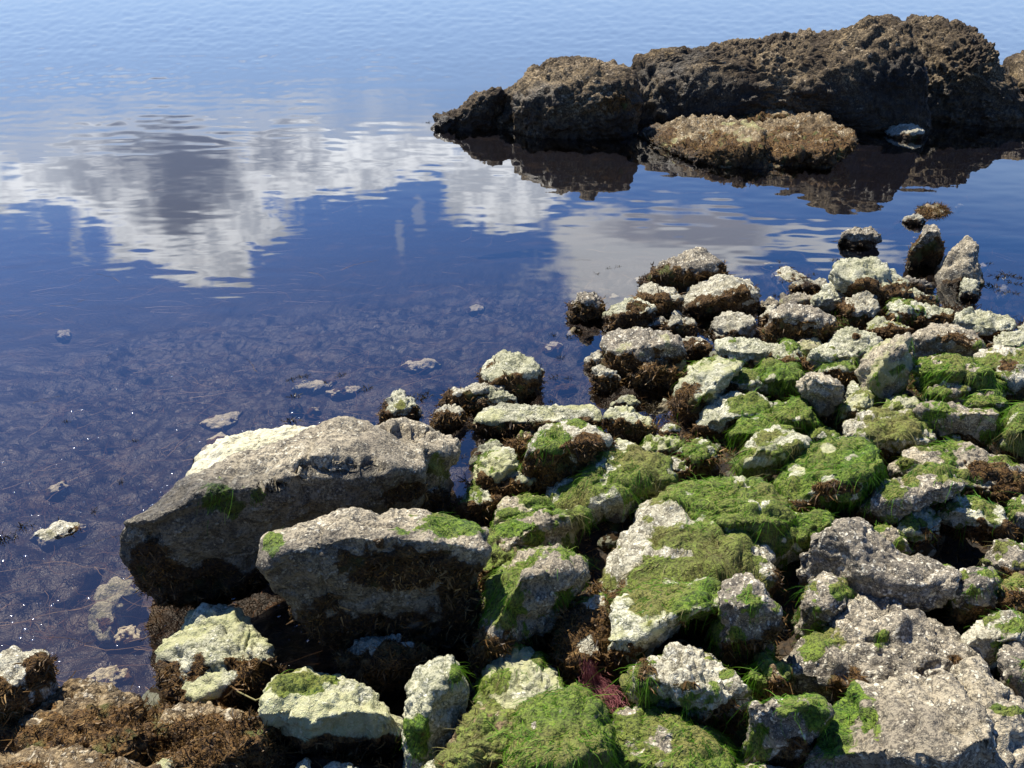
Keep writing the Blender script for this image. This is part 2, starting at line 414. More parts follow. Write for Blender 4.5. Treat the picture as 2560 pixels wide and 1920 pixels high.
def flat_stone(tile, pts, label, kind='lime', ztop=-.02, th=.05, g=0., b=.1, name='submerged_stone', cat='stone', group='stones under the shallow water', weed=0., wet_or_shade=0., rough=.6):
    """a low stone lying level, its top just under or just above the water"""
    global NROCK; NROCK += 1; sd = NROCK * 13; rs = np.random.default_rng(sd)
    px = np.array(conv(tile, pts)); W = np.array([on_plane(x, y, ztop)[:2] for x, y in px])
    c = W.mean(0); V, T = ico(5 if np.ptp(px[:, 0]) > 60 else 4)
    x, y, z = V.T; th_t = np.linspace(-math.pi, math.pi, 181); rad = radial(W, c, th_t)
    rd = np.interp(np.arctan2(y, x), th_t, rad); rho = np.hypot(x, y)
    P = np.stack([c[0] + x * rd * 1.02, c[1] + y * rd * 1.02, ztop - th + z * th * np.where(z > 0, 1, 1.5)], 1)
    sz = math.sqrt(np.ptp(W[:, 0]) * np.ptp(W[:, 1]))
    N, A = vnormals(P, T)
    if (N * (P - P.mean(0))).sum() < 0: T = T[:, ::-1]; N = -N
    Q = P + sd * .37
    P = P + N * (.5 * th * fbm(Q * (4 / sz), 3, 2) * rough + .006 * rough * fbm(Q * 30, 3, 4))[:, None]
    N, A = vnormals(P, T)
    n2 = fbm(Q * 14, 3, 37)
    brown = sstep(-.2, .3, (2 * b - 1) + n2 * .5 - .5 * sstep(.8, .4, N[:, 2]) * -1 - .0); green = sstep(-.2, .2, (2 * g - 1) + n2 * .4) if g else n2 * 0
    loc = np.array([c[0], c[1], P[:, 2].min()])
    o = mesh(name, P - loc, T, M[kind], None, {'green': green, 'brown': brown, 'wet_or_shade': n2 * 0 + wet_or_shade, 'pale': n2 * 0 + .4}, True, loc)
    tag(o, label, cat, group)
    if weed:
        vis = (P[:, 2] > ztop - th * 1.0)
        i = scatter(P, N, A, brown * vis, 9000 * weed, 1500)
        if i is not None:
            m_ = len(i); ribbons(P[i], N[i], .01 + .03 * rng.random(m_), .003 + .003 * rng.random(m_), 2, .1, .6, .7, 'brown_seaweed', M['brownweed'], o, loc)['kind'] = 'stuff'
    return o
# ------------------------------------------------------------------ the far reef
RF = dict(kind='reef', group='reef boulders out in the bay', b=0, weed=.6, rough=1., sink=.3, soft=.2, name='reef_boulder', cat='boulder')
rock('F', [(1368,130),(1400,114),(1480,108),(1560,90),(1640,82),(1720,72),(1800,62),(1860,45),(1900,32),(1950,40),(1985,90),(2010,150),(2030,255),(1990,266),(1880,264),(1800,262),(1700,258),(1600,268),(1500,277),(1390,282),(1355,280),(1355,230),(1366,180)],
     'long brown weed-covered boulder forming the middle of the reef, crevices at both ends', ridge=[(1368,175),(1480,172),(1600,185),(1700,190),(1800,150),(1960,120)], kt=.95, kf=.3, rf=.22, rb=.9, fac=0, base=262/.8641, **RF)
rock('F', [(1930,80),(1945,42),(1990,32),(2025,30),(2050,42),(2100,62),(2150,98),(2168,140),(2205,180),(2250,215),(2250,258),(2200,256),(2100,262),(2000,266),(1915,262),(1922,190),(1932,130)],
     'tallest knobbly brown boulder at the right end of the reef', r=.62, phi=28, kt=.9, kf=.4, rf=.22, rb=.8, fac=0, base=258/.8641, lv=7, **RF)
rock('F', [(1105,190),(1140,150),(1190,124),(1240,117),(1300,130),(1350,140),(1382,162),(1388,220),(1372,285),(1140,282),(1108,255),(1103,220)],
     'domed brown reef boulder left of the long one', r=.52, phi=10, kt=.95, kf=.1, rf=.5, rb=.8, fac=0, **RF)
rock('U3', [(735,720),(760,680),(850,640),(930,620),(1040,590),(1130,570),(1250,530),(1370,530),(1420,570),(1470,650),(1480,760),(1440,860),(1200,890),(900,880),(760,880)],
     'lower dark boulder jutting out at the foot of the domed reef boulder', r=.72, phi=12, kt=1.2, kf=.0, rf=.35, rb=.6, fac=.3, pb=[(1350,660,120,60)], **RF)
rock('U3', [(520,600),(600,530),(680,500),(735,470),(745,600),(745,830),(650,830),(540,820),(500,720)],
     'steep brown block wedged between the domed reef boulder and the tapering tail', r=.3, phi=25, kt=.9, rf=.3, rb=.6, fac=.2, **RF)
rock('U3', [(340,620),(400,575),(490,570),(560,540),(600,600),(575,700),(555,810),(440,820),(230,825),(220,760),(270,680)],
     'low dark lump on the tapering left tail of the reef', r=.75, phi=25, rf=.5, rb=.6, fac=.3, **RF)
rock('U3', [(72,800),(110,750),(180,710),(260,690),(330,650),(380,700),(360,810),(220,830),(110,825)],
     'last small brown rock at the left tip of the reef', r=.45, phi=25, rf=.5, rb=.6, fac=.3, **RF)
rock('F', [(2172,135),(2190,115),(2212,108),(2250,105),(2280,140),(2280,240),(2215,250),(2195,200),(2176,165)],
     'brown reef boulder cut by the right edge of the photo', r=.5, phi=15, rf=.5, rb=.7, fac=.3, **RF)
CR = dict(kind='crust', group='low rocks in front of the reef', name='encrusted_rock', cat='rock', kf=.8, weed=.3, rough=.7)
rock('F', [(1560,262),(1600,244),(1650,238),(1690,236),(1725,248),(1700,275),(1600,280)], 'small rust-brown weedy mound behind the low encrusted shelf', r=.4, b=.8, **CR)
rock('F', [(1376,290),(1420,275),(1470,262),(1530,255),(1600,262),(1650,275),(1660,330),(1640,352),(1560,345),(1480,325),(1405,303)],
     'left half of the low shelf, pale green and rusty crust, in front of the reef', r=.12, kt=3., b=.55, pale=.2, pb=[(1560,300,50,20),(1470,315,40,12)], **CR)
rock('F', [(1610,275),(1660,262),(1730,255),(1775,252),(1810,272),(1850,288),(1840,318),(1790,345),(1700,342),(1630,350),(1600,320)],
     'greyer right half of the low shelf in front of the reef, darker crevices', r=.2, kt=3., b=.6, pb=[(1690,310,60,18),(1790,290,30,14)], **CR)
rock('F', [(1770,264),(1790,252),(1815,262),(1850,266),(1845,275),(1800,278)], 'tiny tan rock between the low shelf and the reef', r=.4, b=.2, **CR)
rock('U4', [(1250,905),(1280,870),(1340,852),(1420,856),(1490,872),(1530,905),(1500,935),(1400,955),(1300,945)], 'small pale oval rock alone in the dark reflection of the reef', **{**CR, 'kind': 'white'}, r=.35, b=.25)
for i_, (x0, x1, y0, y1, lb) in enumerate([(1545,1600,349,358,'thin pale rock flush with the water before the low shelf, left of two'), (1620,1700,347,358,'long thin rock flush with the water before the low shelf, right of two')]):
    flat_stone('F', [(x0,(y0+y1)/2),((x0*2+x1)/3,y0),((x0+x1*2)/3,y0),(x1,(y0+y1)/2),((x0+x1*2)/3,y1),((x0*2+x1)/3,y1)], lb, kind='crust', ztop=.02, th=.05, b=.4, name='encrusted_rock', cat='rock', group='low rocks in front of the reef', weed=.3)
# ------------------------------------------------------------------ rocks standing in the water, right
OW = dict(group='rocks standing in the water')
flat_stone('U2', [(1310,125),(1380,85),(1440,95),(1530,85),(1600,130),(1540,160),(1430,175),(1350,165)], 'flat brown weedy rock just breaking the water, farthest out from shore', kind='crust', ztop=.035, th=.05, b=.6, name='rock', cat='rock', weed=1.5, **OW)
rock('U2', [(1210,215),(1245,192),(1300,182),(1360,195),(1388,240),(1340,265),(1250,270)], 'small pale rock with a brown foot behind the dark standing stone', kind='white', r=.5, b=.45, **OW)
rock('U2', [(650,395),(700,330),(780,308),(900,302),(980,325),(1015,370),(1000,405),(920,435),(760,445),(665,430)], 'grey oval rock with a pale crest alone in open water', kind='grey', r=.72, phi=5, kf=.1, b=.2, weed=.3, pn=[(850,340,120,40)], **OW)
rock('U2', [(1268,560),(1280,450),(1330,400),(1365,290),(1400,268),(1460,270),(1505,320),(1530,440),(1520,590),(1400,600),(1280,592)], 'dark upright standing stone with a blunt top', kind='grey', ridge=[(1268,470),(1330,420),(1400,330),(1500,330),(1530,420)], kf=-.25, rf=.3, b=.5, weed=.4, fac=.1, rough=.6, name='standing_stone', cat='stone', **OW)
rock('U2', [(1465,700),(1480,640),(1560,560),(1650,450),(1725,365),(1800,410),(1838,460),(1830,560),(1870,640),(1880,700),(1830,770),(1650,770),(1500,760)], 'tall leaning triangular stone beside the dark upright one', kind='granite', r=.5, phi=62, kt=.6, kf=.9, rf=.25, b=.12, weed=.3, fac=.1, rough=.6, name='standing_stone', cat='stone', **OW)
rock('U2', [(1665,790),(1690,740),(1720,720),(1790,725),(1830,790),(1800,880),(1720,880),(1680,840)], 'small pale cream rock at the foot of the leaning triangular stone', kind='lime', r=.35, b=.2, **OW)
flat_stone('U2', [(1990,780),(2030,735),(2090,740),(2130,790),(2080,830),(2010,830)], 'pale stone ringed by floating weed at the right edge', ztop=-.012, b=.3, weed=.5)
flat_stone('U2', [(110,620),(180,600),(260,598),(350,640),(400,690),(300,715),(200,705),(130,660)], 'pale flat stone with brown spots just above water left of the big pale rock', kind='white', ztop=.03, th=.05, b=.35, name='rock', cat='rock', weed=.6, **OW)
rock('U2', [(250,800),(290,755),(340,740),(440,730),(560,750),(540,815),(400,825),(300,822)], 'low white rock with a dark weed fringe left of the pale triangular rock', kind='white', r=.4, b=.4, **OW)
# ------------------------------------------------------------------ cluster of rocks at the water edge, centre right
rock('U1', [(905,345),(960,300),(1050,260),(1100,205),(1240,170),(1300,130),(1420,100),(1500,100),(1560,150),(1640,195),(1670,280),(1730,320),(1600,390),(1500,430),(1400,450),(1200,430),(1000,385)],
     'peaked rock thick with brown weed, farthest of the shoreline rocks', kind='grey', r=.5, phi=16, kt=.9, b=.52, pb=[(1250,320,250,90)], **OW)
rock('U1', [(285,670),(300,560),(360,510),(430,465),(500,475),(555,530),(585,610),(575,690),(450,715),(330,705)], 'small rugged dark rock tufted with weed, alone at the left of the cluster', kind='grey', r=.6, b=.5, fac=.8, rough=1.4, **OW)
rock('U1', [(860,560),(930,430),(1000,385),(1070,400),(1130,450),(1230,470),(1290,540),(1270,640),(1180,690),(1050,720),(960,640)], 'white-topped rock smothered in brown weed behind the cream rock', kind='white', r=.5, b=.62, pn=[(1010,430,90,50)], **OW)
rock('U1', [(590,720),(600,670),(700,590),(800,550),(900,540),(1000,560),(1060,620),(1030,720),(900,780),(720,800),(620,780)], 'cream and ochre rock with a weedy foot behind the barnacled boulder', kind='lime', r=.42, b=.4, pb=[(900,620,120,40)], **OW)
rock('U1', [(1305,610),(1315,520),(1360,460),(1470,400),(1580,350),(1700,335),(1800,350),(1900,390),(1980,420),(2015,490),(1990,590),(1870,640),(1700,655),(1500,650),(1350,660)], 'large rounded white rock with a dark weedy right side', kind='white', r=.42, phi=22, kf=.2, b=.28, pb=[(1850,520,130,100)], **OW)
rock('U1', [(960,780),(1040,722),(1130,730),(1190,780),(1180,830),(1060,830)], 'small white stone beside the pointed white one, behind the barnacled boulder', kind='white', r=.45, b=.35, **OW)
rock('U1', [(1160,770),(1200,700),(1240,655),(1320,715),(1420,770),(1445,850),(1300,870),(1180,850)], 'pointed white stone behind the barnacled boulder', kind='white', r=.45, phi=5, b=.35, **OW)
rock('U1', [(1590,780),(1620,690),(1750,660),(1880,670),(1970,720),(2000,800),(1960,890),(1850,912),(1730,880),(1640,840)], 'smooth cream rock with fine cracks in front of the rounded white rock', kind='white', r=.28, phi=25, kt=1.0, b=.18, **OW)
rock('U1', [(585,1070),(590,960),(620,890),(720,840),(850,820),(960,815),(1060,850),(1180,850),(1270,900),(1310,1000),(1345,1120),(1300,1210),(1100,1240),(800,1220),(620,1170)], 'barnacled grey and white boulder at the edge of the shallow pool', kind='grey', r=.62, phi=14, kf=.3, b=.42, pale=.2, **OW)
rock('U1', [(795,1230),(830,1150),(900,1095),(970,1085),(1100,1130),(1250,1190),(1335,1240),(1300,1310),(1100,1325),(900,1310)], 'brown shaggy slab leaning on the barnacled boulder', kind='crust', r=.55, phi=15, b=.8, pn=[(940,1120,70,30)], **OW)
rock('U1', [(430,1090),(470,1045),(540,1040),(570,1090),(610,1160),(540,1180),(460,1150)], 'little pale rock left of the barnacled boulder', kind='white', r=.5, b=.5, **OW)
rock('U1', [(485,1260),(500,1190),(560,1170),(680,1200),(725,1270),(700,1350),(560,1360),(490,1325)], 'square white-edged rock with a rusty face below the barnacled boulder', kind='white', r=.75, phi=18, b=.5, **OW)
rock('U1', [(1315,940),(1380,900),(1470,892),(1560,970),(1515,1060),(1400,1075),(1330,1035)], 'small brown weed-covered rock right of the barnacled boulder', kind='white', r=.5, b=.72, **OW)
rock('U1', [(1635,960),(1660,915),(1750,903),(1870,915),(1980,930),(2060,960),(2200,975),(2190,1080),(2080,1130),(1950,1160),(1750,1130),(1640,1070)], 'long pale slab with a dark underside below the smooth cream rock', kind='lime', r=.52, phi=2, kf=.2, b=.25, pg=[(1760,940,60,25)])
rock('U1', [(1210,1385),(1280,1300),(1380,1220),(1385,1160),(1480,1110),(1600,1092),(1720,1100),(1860,1130),(1850,1230),(1720,1330),(1640,1450),(1560,1560),(1450,1600),(1330,1560),(1270,1490),(1220,1450)], 'green-tinged leaning boulder at the right bank of the shallow inlet', kind='lime', r=.3, phi=38, kt=.9, b=.25, g=.22, pale=.6)
rock('U1', [(1610,1400),(1640,1290),(1720,1220),(1850,1188),(1990,1200),(2060,1250),(2085,1330),(2040,1420),(1850,1440),(1700,1440)], 'rock capped with bright green algae, second up the bank from the inlet', kind='lime', r=.45, b=.22, pg=[(1930,1250,130,60)])
rock('T7', [(1700,330),(1720,290),(1790,200),(1890,130),(1990,100),(2110,95),(2230,105),(2300,200),(2300,320),(2150,350),(2050,330),(1930,370),(1830,375),(1760,360)], 'broad white boulder with a green right side above the dark inlet bank', kind='lime', r=.3, phi=15, b=.15, pg=[(2150,190,160,110)])
rock('U1', [(665,1510),(740,1455),(830,1428),(900,1460),(930,1490),(910,1570),(780,1580)], 'small grey-green pyramid rock in the inlet', kind='lime', r=.6, pale=.6, b=.3, **OW)
flat_stone('T7', [(1370,190),(1410,165),(1450,150),(1520,160),(1525,195),(1500,215),(1430,212)], 'peach-coloured flat stone under the inlet water', kind='lime', ztop=-.01, b=0)
rock('T7', [(-50,290),(0,250),(50,210),(170,185),(240,207),(480,207),(560,215),(700,200),(850,205),(950,235),(985,300),(900,360),(700,375),(450,390),(300,405),(100,400),(-60,350)], 'long low pale yellow rib of rock along the shoreline', kind='lime', r=.35, phi=0, kt=1.0, b=.3, pale=.5, fac=.3, ho=.02, **OW)
rock('T7', [(985,260),(1010,220),(1060,200),(1170,198),(1230,245),(1330,300),(1395,350),(1360,400),(1200,420),(1050,400),(1000,330)], 'pale pointed slab at the right end of the long yellow rib', kind='lime', r=.42, phi=-8, b=.38, pale=.5, **OW)
rock('U6', [(1848,320),(1900,240),(1990,183),(2080,205),(2160,240),(2205,300),(2215,400),(2160,450),(2000,450),(1900,410),(1855,360)], 'cream cone-shaped rock with weed round its foot', kind='lime', r=.4, phi=10, b=.42, **OW)
rock('U6', [(1600,500),(1640,430),(1750,420),(1850,385),(1940,383),(1995,415),(1930,470),(1830,490),(1770,530),(1640,530)], 'white ridge rock behind the long yellow rib, left one of two', kind='white', r=.62, phi=10, b=.5, **OW)
rock('U6', [(1765,530),(1830,460),(1900,425),(2000,423),(2070,480),(2085,520),(1950,540),(1850,560)], 'white ridge rock behind the long yellow rib, right one of two', kind='lime', r=.6, phi=10, b=.4, **OW)
rock('U6', [(1230,550),(1290,480),(1310,425),(1350,420),(1400,480),(1450,520),(1462,575),(1380,605),(1260,600)], 'triangular yellow-green rock in the water behind the big grey boulder', kind='lime', r=.3, phi=15, b=.35, pg=[(1340,530,60,40)], olive=.9, **OW)
rock('U6', [(1555,610),(1630,520),(1700,512),(1745,560),(1725,620),(1630,655),(1570,645)], 'small weedy pale rock at the left end of the long yellow rib', kind='white', r=.4, b=.6, **OW)
# ------------------------------------------------------------------ the two big boulders
rock('F', [(400,1025),(425,985),(470,955),(500,942),(560,928),(640,916),(700,925),(720,960),(600,1010),(500,1050),(430,1060)], 'white sunlit slab behind the biggest grey boulder', kind='cream', r=.2, phi=10, b=0, kt=.9, rough=.8, fac=.4, group='big shore boulders', name='boulder', cat='boulder', base=1080/.8641, ho=.1)
rock('F', [(800,925),(830,903),(880,898),(930,915),(990,950),(992,975),(968,1000),(968,1040),(935,1060),(860,1050),(800,1000)], 'hooked end block with a dark hollow, right end of the biggest grey boulder', kind='granite', r=.45, phi=-20, kf=.1, b=0, weed=.4, rough=.9, dent=[(865,940,62,18,.034)], ridge=[(800,935),(850,955),(900,975),(990,985)], pg=[(945,1015,25,25)], olive=1., name='boulder', cat='boulder', group='big shore boulders', base=1085/.8641)
rock('F', [(250,1150),(256,1118),(300,1103),(350,1068),(420,1028),(480,1005),(530,975),(600,950),(650,925),(710,905),(770,908),(820,922),(880,950),(925,975),(915,1040),(900,1085),(800,1110),(700,1160),(600,1200),(560,1235),(480,1268),(350,1272),(290,1242),(258,1195)],
     'biggest boulder, long grey-tan ridge sloping down to the left into the water', kind='granite', ridge=[(250,1130),(330,1120),(430,1060),(530,1050),(600,1042),(700,1000),(800,1010),(900,1020)], kt=1.0, kf=.16, rf=.25, rb=.5, sink=.12, b=.13, g=0, weed=.5, pg=[(475,1075,40,38),(560,1070,16,16)], pb=[(345,1220,40,25),(900,1060,60,30)], dent=[(735,1008,95,22,.036),(670,1012,50,16,.022),(590,1050,32,12,.022),(330,1160,20,14,.02)], lv=7, rough=.6, fac=.25, olive=.05, name='boulder', cat='boulder', group='big shore boulders', wet_or_shade=.74)  # shade of the front face is put into its colour
rock('F', [(560,1200),(575,1170),(620,1150),(680,1125),(740,1104),(820,1110),(850,1092),(920,1103),(1000,1113),(1055,1140),(1062,1190),(1050,1250),(1030,1330),(960,1380),(850,1392),(720,1372),(640,1322),(590,1270),(565,1235)],
     'second big boulder, tan top with bright green edge and dark brown face', kind='granite', ridge=[(560,1240),(620,1190),(740,1160),(860,1160),(940,1168),(1060,1190)], kt=1.0, kf=.16, rf=.25, rb=.45, sink=.12, b=.16, weed=.6, pg=[(955,1140,70,26),(590,1175,26,22)], pb=[(900,1230,120,40),(1000,1300,60,80)], lv=7, fac=.35, olive=.15, name='boulder', cat='boulder', rough=.65, group='big shore boulders', wet_or_shade=.68)  # lower face coloured darker to stand for its shade
# ------------------------------------------------------------------ lower left
LL = dict(group='rocks at the near water edge')
flat_stone('F', [(195,1290),(205,1255),(240,1225),(285,1235),(295,1260),(270,1285),(255,1310),(240,1350),(205,1362),(190,1330)], 'pale green stone seen through the water left of the biggest boulder', ztop=-.03, th=.06, b=.25, g=.2)
flat_stone('F', [(60,1150),(80,1135),(110,1122),(150,1115),(188,1117),(178,1132),(140,1150),(95,1162)], 'flat sunlit orange-white rock breaking the water at the left', kind='white', ztop=.018, th=.035, b=.45, name='rock', cat='rock', weed=.3, **LL)
rock('F', [(340,1420),(345,1380),(390,1330),(440,1306),(500,1315),(545,1345),(578,1400),(598,1445),(580,1490),(500,1520),(420,1515),(360,1475)], 'broad pale lime slab with a long crack, brown weed round its lower rim', kind='lime', r=.2, phi=12, kt=.85, b=.2, pale=.5, rf=.25, fac=.7, dent=[(548,1392,7,13,.014),(533,1418,14,6,.014),(510,1430,14,6,.014),(485,1439,16,6,.014),(455,1445,16,6,.014)], **LL)
rock('F', [(560,1545),(575,1490),(600,1460),(650,1445),(710,1455),(770,1480),(830,1522),(858,1545),(850,1595),(760,1615),(680,1612),(600,1585)], 'green and white slab with a sharp lower edge and dark undercut', kind='lime', ridge=[(560,1545),(600,1545),(680,1560),(760,1540),(858,1545)], kt=.75, kf=-.1, b=.08, pg=[(650,1480,60,26)], pale=.8, weed=.25, rf=.2, fac=.4, **LL)
rock('F', [(-60,1450),(0,1410),(40,1405),(90,1420),(112,1480),(80,1545),(0,1570),(-60,1560)], 'white-topped rock at the left edge with a dark weed clump', kind='white', r=.5, b=.5, pb=[(105,1450,40,40)], **LL)
rock('F', [(-60,1540),(40,1510),(110,1500),(150,1475),(220,1485),(300,1520),(340,1560),(330,1640),(200,1680),(-60,1690)], 'wide hump matted with brown weed at the bottom left', kind='crust', r=.12, kt=1.25, b=.72, weed=.6, pn=[(165,1490,36,14),(60,1550,30,20),(40,1635,24,12)], pg=[(70,1560,30,12)], **LL)
rock('F', [(-60,1630),(60,1615),(200,1620),(330,1640),(360,1700),(300,1760),(-60,1760)], 'lowest brown weedy hump in the bottom left corner', kind='crust', r=.2, kt=1.2, b=.7, weed=.6, pn=[(60,1635,30,10)], **LL)
rock('F', [(300,1560),(340,1530),(420,1525),(520,1540),(590,1560),(600,1620),(520,1680),(380,1690),(310,1640)], 'dark hump of tangled brown weed below the pale lime slab', kind='crust', r=.2, kt=1.2, b=1., weed=1.1, **LL)
rock('T2', [(1130,1700),(1180,1630),(1280,1605),(1400,1540),(1550,1465),(1700,1438),(1725,1500),(1700,1643),(1700,1760),(1150,1760)], 'pale lime ridge rock rising from the bottom edge, left of the pools', kind='lime', r=.5, phi=15, b=.1, g=.15, pale=.6, **LL)
rock('T3', [(790,760),(860,690),(960,618),(1100,598),(1250,600),(1400,650),(1500,700),(1560,780),(1440,900),(1300,940),(1100,930),(950,900),(820,830)], 'lumpy rock under grey and brown weed in the dark pool', kind='white', r=.35, b=.75, pn=[(920,720,60,50),(1040,645,60,30)], **LL)
rock('T3', [(420,1660),(440,1610),(510,1568),(552,1600),(560,1700),(460,1740)], 'small smooth pale pebble at the bottom edge', kind='lime', r=.3, b=0, **LL)
rock('T3', [(630,1680),(660,1630),(740,1598),(860,1612),(950,1650),(950,1760),(650,1760)], 'pale rounded rock cut off by the bottom edge below the sharp-edged slab', kind='lime', r=.4, b=.05, **LL)
rock('T3', [(1240,1660),(1250,1560),(1300,1400),(1350,1240),(1340,1000),(1400,940),(1450,860),(1500,795),(1570,763),(1650,768),(1730,840),(1795,960),(1818,1100),(1780,1220),(1700,1350),(1620,1480),(1500,1600),(1350,1700)], 'upright fin-shaped rock, sunlit pale left face with green algae low down', kind='lime', ridge=[(1240,1200),(1420,1330),(1540,1000),(1640,930),(1800,880)], kt=.5, kf=.5, phi=55, b=.03, pg=[(1400,1450,110,170),(1700,900,60,80)], olive=.1, rf=.35, fac=.3, base=1400+1560/3.16, **LL)
# ------------------------------------------------------------------ bottom centre
BC = dict(group='rocks on the near shore')
rock('F', [(1020,1500),(1035,1450),(1060,1410),(1100,1394),(1150,1408),(1200,1445),(1222,1480),(1190,1530),(1130,1555),(1060,1540)], 'smooth pale green and white rounded slab above the shaggy mossy rock', kind='lime', r=.12, phi=12, kt=.8, b=0, pale=.9, pg=[(1030,1475,18,30)], rf=.3, fac=.3, **BC)
rock('F', [(1100,1640),(1110,1580),(1130,1540),(1170,1508),(1240,1478),(1290,1515),(1322,1570),(1320,1670),(1250,1760),(1120,1760)], 'shaggy rock fully wrapped in dark green algae at the bottom edge', kind='grey', r=.4, kt=.8, g=.85, b=.1, olive=.5, weed=1.3, **BC)
rock('F', [(950,1640),(985,1570),(1030,1520),(1080,1530),(1120,1560),(1130,1620),(1100,1700),(1000,1720)], 'sunken rock under olive and brown weed between the fin-shaped rock and the shaggy mossy rock', kind='crust', r=.35, g=.65, b=.3, olive=.7, weed=1.2, **BC)
rock('F', [(905,1670),(940,1640),(980,1622),(1020,1640),(1060,1665),(1050,1740),(930,1740)], 'pale stone peeking above the bottom edge at the foot of the fin-shaped rock', kind='lime', r=.4, b=.05, pg=[(1030,1655,25,12)], **BC)
rock('F', [(1035,1350),(1050,1290),(1080,1232),(1120,1202),(1170,1180),(1215,1184),(1260,1210),(1268,1245),(1235,1290),(1180,1340),(1100,1388),(1040,1392)], 'leaning slab with a bright green left flank and black right side', kind='granite', ridge=[(1035,1420),(1090,1310),(1130,1245),(1200,1235),(1268,1225)], kt=.75, kf=.3, phi=50, b=.05, pg=[(1085,1290,36,70)], olive=.25, **BC)
rock('T7', [(95,1050),(130,990),(200,950),(330,928),(450,935),(540,960),(620,1010),(500,1090),(300,1150),(150,1170),(100,1110)], 'rounded grey-green rock above the pointed dark slab', kind='granite', r=.5, b=.1, pg=[(500,980,110,50),(250,1060,100,40)], pale=.5, olive=0., **BC)
rock('T7', [(0,1330),(60,1240),(150,1150),(300,1095),(400,1060),(560,1018),(700,1020),(870,1030),(860,1090),(780,1190),(700,1300),(560,1320),(400,1330),(200,1390),(40,1410)], 'long pointed slab with a green back and black shaded underside', kind='granite', ridge=[(0,1380),(200,1330),(380,1180),(560,1070),(870,1060)], kt=.9, kf=.1, b=.08, pg=[(250,1170,160,50),(450,1250,100,60),(580,1040,90,30)], pale=.4, olive=.1, **BC)
rock('F', [(1030,1170),(1060,1150),(1110,1180),(1150,1195),(1100,1240),(1060,1270),(1035,1240)], 'low weed-draped rock between the second big boulder and the leaning slab', kind='crust', r=.4, g=.6, b=.4, olive=.4, **BC)
rock('T7', [(350,640),(370,560),(440,440),(520,370),(640,330),(760,322),(860,365),(960,430),(1050,480),(1040,570),(940,670),(780,760),(560,770),(430,720)], 'round boulder with a vivid green algae beard and white crown', kind='white', r=.58, phi=12, kf=.1, b=.33, pg=[(560,500,130,130),(780,345,80,25)], pb=[(900,560,140,110)], olive=0., **BC)
rock('U6', [(1790,960),(1820,880),(1900,800),(1990,778),(2050,810),(2080,880),(2060,960),(1980,1030),(1880,1040),(1800,1000)], 'knobbly yellow-green rock at the bank left of the round algae-bearded boulder', kind='lime', r=.35, phi=20, b=.15, pale=.7, pb=[(1880,1000,50,30)], **BC)
rock('T7', [(140,840),(180,770),(270,710),(350,690),(440,720),(440,800),(330,870),(200,880)], 'smaller yellow rock tucked under the knobbly yellow-green one', kind='lime', r=.3, b=.3, pale=.6, **BC)
rock('T7', [(-30,570),(0,530),(90,490),(170,495),(180,540),(60,590),(0,620)], 'small pale rock with weed tips at the edge of the clear pool', kind='lime', r=.4, b=.3, **BC)
rock('T7', [(230,560),(240,500),(300,450),(360,440),(420,460),(400,540),(350,600),(270,600)], 'little clump-like rock covered in red-brown weed beside the round algae-bearded boulder', kind='crust', r=.4, b=.9, **BC)
rock('T6', [(1360,1020),(1380,850),(1450,790),(1560,850),(1650,900),(1680,1000),(1600,1060),(1450,1060)], 'ragged brown weedy rock between the two big boulders at their right end', kind='grey', r=.6, b=.7, pn=[(1460,830,60,40)], weed=1.3, **BC)
rock('T6', [(1690,1030),(1720,960),(1790,900),(1870,870),(1960,900),(2050,940),(2060,1020),(1960,1070),(1800,1080)], 'grey rock under a brown weed mop just right of the ragged one', kind='lime', r=.5, b=.6, pn=[(1840,900,60,40)], weed=1.3, **BC)
rock('T7', [(370,950),(560,830),(700,745),(800,680),(900,600),(1000,535),(1060,475),(1130,475),(1220,500),(1290,540),(1400,600),(1500,700),(1560,800),(1520,880),(1300,940),(1150,1010),(900,1030),(600,1030),(400,1010)], 'large tent-shaped boulder draped in olive and green algae', kind='lime', r=.15, phi=25, kt=.75, g=.72, b=0, pn=[(1130,520,80,60),(650,800,90,30),(480,880,70,22)], olive=.55, weed=1.2, rf=.35, pale=.4, **BC)
rock('T7', [(1255,520),(1330,458),(1450,433),(1580,460),(1605,520),(1560,590),(1480,610),(1390,600)], 'pale rock with lime patches behind the tent-shaped boulder', kind='lime', r=.3, b=.2, pale=.6, **BC)
rock('T7', [(1450,660),(1540,612),(1620,640),(1650,710),(1570,740),(1480,720)], 'small whitish rock right of the tent-shaped boulder', kind='white', r=.3, b=.3, pale=.3, **BC)
rock('T7', [(1590,560),(1690,458),(1800,470),(1860,530),(1850,640),(1740,690),(1620,650)], 'low yellow-green mossy rock farther right of the tent-shaped boulder', kind='lime', r=.3, b=.3, g=.6, olive=.3, **BC)
rock('T7', [(1400,420),(1440,370),(1500,345),(1560,380),(1560,430),(1460,440)], 'tiny pale rock among the brown weed by the dark inlet bank', kind='lime', r=.4, b=.4, **BC)
rock('F', [(1270,1285),(1300,1220),(1330,1168),(1350,1128),(1400,1088),(1440,1068),(1500,1060),(1560,1072),(1612,1098),(1652,1150),(1672,1210),(1650,1265),(1560,1300),(1450,1290),(1330,1300)], 'broad low boulder, white bare back streaked among olive moss, in the middle of the shore', kind='white', r=.1, phi=10, kt=.8, g=.78, b=.06, pn=[(1370,1150,45,55),(1440,1110,60,32),(1520,1085,50,20),(1330,1210,26,30),(1450,1195,60,9),(1570,1110,40,14)], olive=.75, weed=1.2, rf=.3, fac=.2, **BC)
